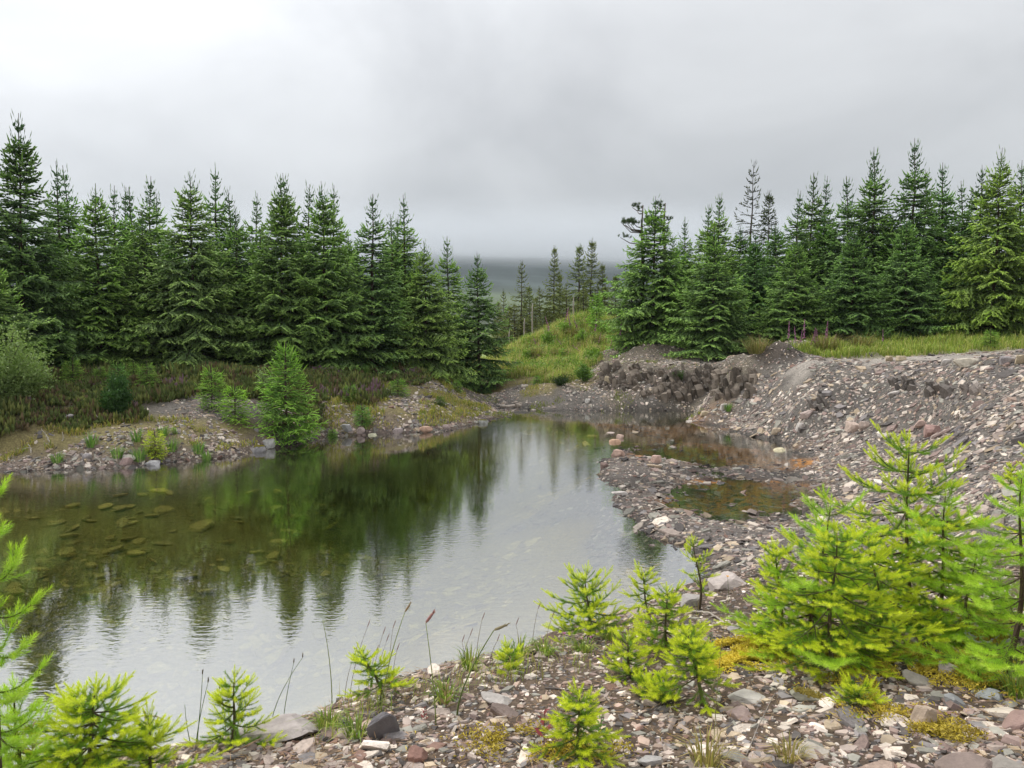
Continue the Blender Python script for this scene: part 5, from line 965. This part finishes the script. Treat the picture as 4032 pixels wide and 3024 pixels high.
for i, (px, py, l, lab) in enumerate([(328, 728, .11, 'lime grass tuft above the long rock ledge'), (357, 737, .11, 'lime grass tuft left of the dark standing slab'), (445, 702, .11, 'broad lime grass tuft behind the dark standing slab'), (583, 652, .10, 'grass tuft under the cone shaped seedling'), (545, 655, .10, 'grass tuft left of the cone shaped seedling'), (1017, 697, .13, 'pale grass tuft at the right edge'), (790, 760, .08, 'dry grass tuft at the bottom edge on the cream slab'), (470, 668, .12, 'upright grass tuft on the crest, centre'), (520, 656, .11, 'grass tuft on the crest near the tiny pale seedling'), (870, 636, .14, 'grass blades in the shade of the thicket'), (705, 768, .14, 'yellowing grass clump at the bottom edge'), (610, 640, .1, 'grass tuft right of the cone shaped seedling')]):
    tuft('grass_tuft', bhit(px, py), 70, l * .6, l * 1.5, .0032, .09, TC if i not in (6, 10) else [(.40, .31, .13), (.33, .30, .09)], lab, 160 + i, .75, None, 'grass tufts on the near bank')
P = np.array([bhit(a_, float(np.interp(a_, [300, 370, 444, 546, 616, 700], [727, 698, 675, 655, 641, 606])) + b_) for a_, b_ in np.random.default_rng(88).uniform((310, 0), (700, 26), (420, 2))])
grass_stuff('grass', P, .05, .17, .0016, [(.40, .44, .10), (.30, .38, .07), (.48, .38, .16)], 'sparse thin grass along the crest of the near bank', 89, .7)
# fallen twigs, cone
def gpt(px, py, up=.01): return bhit(px, py) + UP * up
stick('fallen_branch', [gpt(117, 772), gpt(133, 759, .03), gpt(145, 750, .05), hit(146, 752) + UP * .13, hit(146, 752) + np.array([.0, 0, .19])], .0085, .005, (.42, .33, .25), 'pale peeled branch with knobs at the lower left', 'branch', None, None, 7, 4, 41)
stick('twig', [gpt(545, 690), gpt(584, 693), gpt(621, 684), gpt(660, 664)], .0045, .003, (.10, .085, .075), 'dark bowed twig lying across the near bank centre', 'twig', None, None, 5, 2, 42); stick('twig', [gpt(690, 613), gpt(706, 615, .02), gpt(724, 622)], .010, .005, (.42, .37, .32), 'short grey stick below the shore boulder', 'twig', None, None, 6, 1, 43); stick('twig', [gpt(746, 758), gpt(760, 727, .02), gpt(775, 696)], .0025, .0018, (.28, .24, .21), 'thin grey twig pointing up from the pinkish block', 'twig', None, None, 5, 1, 44)
stick('twig', [gpt(233, 755), gpt(270, 738, .02), gpt(317, 719, .02)], .0035, .0025, (.34, .22, .15), 'long straight brown twig over the rock ledge', 'twig', None, None, 5, 0, 45); stick('twig', [gpt(884, 636, .02), gpt(920, 640, .015), gpt(959, 634, .03)], .004, .002, (.17, .13, .105), 'thin twig bowed on the ground under the thicket', 'twig', None, None, 5, 3, 46); stick('twig', [gpt(905, 630, .1), gpt(935, 645, .05), gpt(975, 668, .02)], .0035, .002, (.30, .24, .19), 'slanting grey twig in front of the large flat rock', 'twig', None, None, 5, 3, 47); stick('twig', [gpt(640, 718), gpt(665, 704), gpt(690, 699)], .0045, .003, (.11, .09, .075), 'dark twig beside the foot of the bent seedling', 'twig', None, None, 5, 1, 48); stick('twig', [gpt(955, 655, .02), gpt(985, 655, .02), gpt(1015, 650, .04)], .0035, .002, (.09, .075, .06), 'dark lichened twig on the large flat rock', 'twig', None, None, 5, 4, 49)
q = np.random.default_rng(50); cs = Soup(); cp = hit(139, 762) + UP * .06
for m in range(110):
    u = m / 110; a = m * 2.39996; r = .019 * math.sin(math.pi * (.12 + .82 * u)); o = np.array([r * math.cos(a), r * math.sin(a), .055 * u]); d = unit(np.array([math.cos(a), math.sin(a), .55])); sd = np.array([-math.sin(a), math.cos(a), 0]); cs.add([o * .6, o + sd * .006 + d * .004, o + d * .012, o - sd * .006 + d * .004, o + d * .006 - UP * .004], np.array([.085, .042, .025]) * q.uniform(.7, 1.5), [[0, 4, 1], [0, 3, 4], [4, 2, 1], [4, 3, 2]], [[0, 1, 2, 3]])
co_ = link('pine_cone', cs.build('pine_cone', M_BARK), None, tuple(cp)); co_.rotation_euler = (1.2, .5, 0); tag(co_, 'dark brown cone on the pale peeled branch at lower left', 'cone')
# small flowers and red leaved herbs
def flower(px, py, up, col, label, seed, cat='flower'):
    p = bhit(px, py); Y = p[1]; l = up / FPX * Y; e = empty('flower', tuple(p)); so = Soup(); so.tube([[0, 0, 0], [.01, 0, l * .5], [0, .01, l]], [.0016, .0013, .001], np.array([.14, .19, .05]), 5); link('stem', so.build('flower_stem', M_GRASS), e); fs = Soup(); q = np.random.default_rng(seed)
    for m in range(14): a = m * .449; d = np.array([math.cos(a), math.sin(a), .5]); sd = np.array([-math.sin(a), math.cos(a), 0]); o = np.array([0, .01, l]); fs.add([o, o + d * .007 + sd * .0025, o + d * .013, o + d * .007 - sd * .0025], np.array(col) * q.uniform(.8, 1.2), None, [[0, 1, 2, 3]])
    link('petals', fs.build('petals', M_PETAL), e); return tag(e, label, cat)
flower(727, 625, 50, (.75, .35, .01), 'orange hawkweed flower beside the larch sapling branch', 1); flower(604, 640, 26, (.70, .50, .03), 'yellow flower right of the cone shaped seedling', 2); flower(594, 642, 22, (.70, .50, .03), 'lower yellow flower in front of the cone shaped seedling', 3); flower(564, 648, 14, (.40, .08, .28), 'small magenta flower left of the cone shaped seedling', 4); flower(590, 648, 10, (.40, .08, .28), 'small magenta flower below the cone shaped seedling', 5); flower(582, 648, 8, (.40, .08, .28), 'lowest magenta flower at the bank edge', 6)
def herb(px, py, hpx, col, label, seed, nl=14):
    p = bhit(px, py); l = hpx / FPX * p[1]; q = np.random.default_rng(seed); e = empty('herb_plant', tuple(p)); so = Soup(); so.tube([[0, 0, 0], [0, .005, l * .5], [.005, 0, l]], [.0022, .0018, .001], np.array([.16, .06, .04]), 5); link('stem', so.build('herb_stem', M_GRASS), e); ls = Soup()
    for m in range(nl): a = m * 2.4; z = l * (.15 + .85 * m / nl); d = np.array([math.cos(a), math.sin(a), .45]); sd = np.array([-math.sin(a), math.cos(a), 0]); r = max(.018, l * .32) * (1.1 - .6 * m / nl); o = np.array([0, 0, z]); ls.add([o, o + d * r * .5 + sd * r * .22, o + d * r, o + d * r * .5 - sd * r * .22], np.array(col) * q.uniform(.7, 1.3), None, [[0, 1, 2, 3]])
    link('leaves', ls.build('herb_leaves', M_LEAF), e); return tag(e, label, 'small plant')
herb(544, 746, 40, (.24, .05, .05), 'small red leaved willowherb beside the drooping seedling', 1); herb(33, 752, 48, (.22, .08, .05), 'reddish willowherb between the corner larch and the yellow thicket', 2, 22); herb(446, 712, 30, (.22, .16, .05), 'bronze herb by the broad lime tuft', 3); herb(392, 690, 20, (.34, .03, .03), 'tiny crimson leaved herb right of the leaning seedling', 4, 8); herb(424, 722, 16, (.26, .05, .05), 'small red herb right of the dark standing slab', 5); herb(795, 698, 16, (.30, .42, .10), 'pale green leafy rosette on the dark slates', 6, 7); herb(897, 640, 14, (.28, .42, .10), 'two leaved green seedling in the moss', 7, 4); herb(690, 655, 26, (.13, .22, .11), 'grey green thistle rosette beside the yellow moss', 8, 26); herb(600, 745, 30, (.12, .20, .06), 'leafy green weed right of the drooping seedling', 9, 22); herb(710, 652, 20, (.13, .22, .11), 'second thistle rosette at the edge of the yellow moss', 10, 22)
# moss: tiny star shoots in patches
def moss_stuff(name, blobs, n, c0, c1, label, seed):
    q = np.random.default_rng(seed); P = []
    for px, py, sx, sy, w in blobs:
        m = int(n * w); X_ = q.normal(px, sx, m); Y_ = q.normal(py, sy, m)
        c = hit(px, py); k = c[1] / FPX; P.append(np.stack([c[0] + (X_ - px) * k, c[1] - (Y_ - py) * k * 2.2], 1))
    P = np.vstack(P); keep = fbm(P[:, 0] / .09, P[:, 1] / .09, 3, seed) > -.02; P = P[keep]; P = np.concatenate([P, H(P[:, 0], P[:, 1])[:, None]], 1); n = len(P); so = Soup(); P = P + UP * q.uniform(.010, .036, (n, 1)); d = q.normal(0, 1, (n, 3)) * np.array([1, 1, .35]) + UP * .35; d /= np.linalg.norm(d, axis=1)[:, None]; k = q.random((n, 1)); c = np.array(c0) * (1 - k) + np.array(c1) * k
    so.spindles(P, P + d * q.uniform(.010, .028, (n, 1)), .0033, c * .8, c * 1.1); return tag(link(name, so.build(name, M_LEAF)), label, 'moss', None, 'stuff')
moss_stuff('moss', [(750, 656, 22, 7, .40), (732, 664, 18, 6, .30), (732, 648, 12, 4, .15), (760, 646, 12, 5, .2)], 16000, (.70, .54, .05), (.92, .74, .12), 'golden yellow moss patch among the slates', 1)
moss_stuff('moss', [(890, 668, 40, 8, .25), (935, 662, 30, 8, .2), (985, 680, 26, 12, .2), (880, 690, 30, 8, .12), (940, 735, 16, 8, .1), (990, 668, 22, 8, .1), (830, 662, 26, 6, .12), (800, 655, 20, 5, .08), (880, 712, 20, 7, .08), (560, 752, 40, 8, .12), (520, 745, 30, 8, .1), (960, 620, 40, 10, .15)], 15000, (.36, .27, .04), (.76, .60, .08), 'yellow brown moss threads spread under the thicket', 2)
# dry needles and straw
P = scatter(60000, 2.3, 7.5, ['slate'], -42, 42, 61, lambda x, y: fbm(x / .5, y / .5, 3, 99) > -.05)[:10000]; q = np.random.default_rng(62); n = len(P); d = q.normal(0, 1, (n, 3)) * np.array([1, 1, .18]); d /= np.linalg.norm(d, axis=1)[:, None]; so = Soup(); P = P + UP * q.uniform(.004, .02, (n, 1)); c = np.array([.42, .27, .14]) * q.uniform(.5, 1.4, (n, 1))
so.spindles(P, P + d * q.uniform(.02, .07, (n, 1)), .0013, c, c); tag(link('litter', so.build('litter', M_WOOD)), 'dry brown needles and straw strewn over the slates', 'litter', None, 'stuff')
# ---------------------------------------------------------------- air
def volume_mat(name, dens, col, ramp=None, aniso=.2):
    m, nt, out = base_mat(name); pv = N(nt, 'ShaderNodeVolumePrincipled'); pv.inputs['Color'].default_value = (*col, 1); pv.inputs['Density'].default_value = dens; pv.inputs['Anisotropy'].default_value = aniso
    nt.links.new(pv.outputs[0], out.inputs['Volume'])
    if ramp:
        tc = N(nt, 'ShaderNodeTexCoord'); sx = N(nt, 'ShaderNodeSeparateXYZ'); nz = N(nt, 'ShaderNodeTexNoise'); nz.inputs['Scale'].default_value = .006; nz.inputs['Detail'].default_value = 3
        ad = N(nt, 'ShaderNodeMath', operation='MULTIPLY_ADD'); ad.inputs[1].default_value = ramp[2]; mr = N(nt, 'ShaderNodeMapRange'); mr.interpolation_type = 'SMOOTHSTEP'; mr.inputs[1].default_value = ramp[0]; mr.inputs[2].default_value = ramp[1]; mr.inputs[3].default_value = 0; mr.inputs[4].default_value = dens
        nt.links.new(tc.outputs['Object'], sx.inputs[0]); nt.links.new(tc.outputs['Object'], nz.inputs[0]); nt.links.new(nz.outputs[0], ad.inputs[0]); nt.links.new(sx.outputs['Z'], ad.inputs[2]); nt.links.new(ad.outputs[0], mr.inputs[0]); m2 = N(nt, 'ShaderNodeMapRange'); m2.interpolation_type = 'SMOOTHSTEP'; m2.inputs[1].default_value = ramp[3]; m2.inputs[2].default_value = ramp[4]; m2.inputs[3].default_value = 1; m2.inputs[4].default_value = 0; mu = N(nt, 'ShaderNodeMath', operation='MULTIPLY'); nt.links.new(sx.outputs['Z'], m2.inputs[0]); nt.links.new(mr.outputs[0], mu.inputs[0]); nt.links.new(m2.outputs[0], mu.inputs[1]); nt.links.new(mu.outputs[0], pv.inputs['Density'])
    return m
HZ = link('haze', box_mesh('haze', -3300, 3300, -60, 2760, -75, 240, volume_mat('haze_air', .00015, (.80, .90, 1.0)))); tag(HZ, 'thin pale haze in the valley air', 'haze', None, 'stuff')
CB = link('low_cloud', box_mesh('low_cloud', -3000, 3000, 1250, 2650, 80, 232, volume_mat('hill_cloud', .007, (.80, .82, .85), (118, 185, 70, 150, 231), .2))); tag(CB, 'low grey cloud hiding the top of the far hill', 'cloud', None, 'stuff')
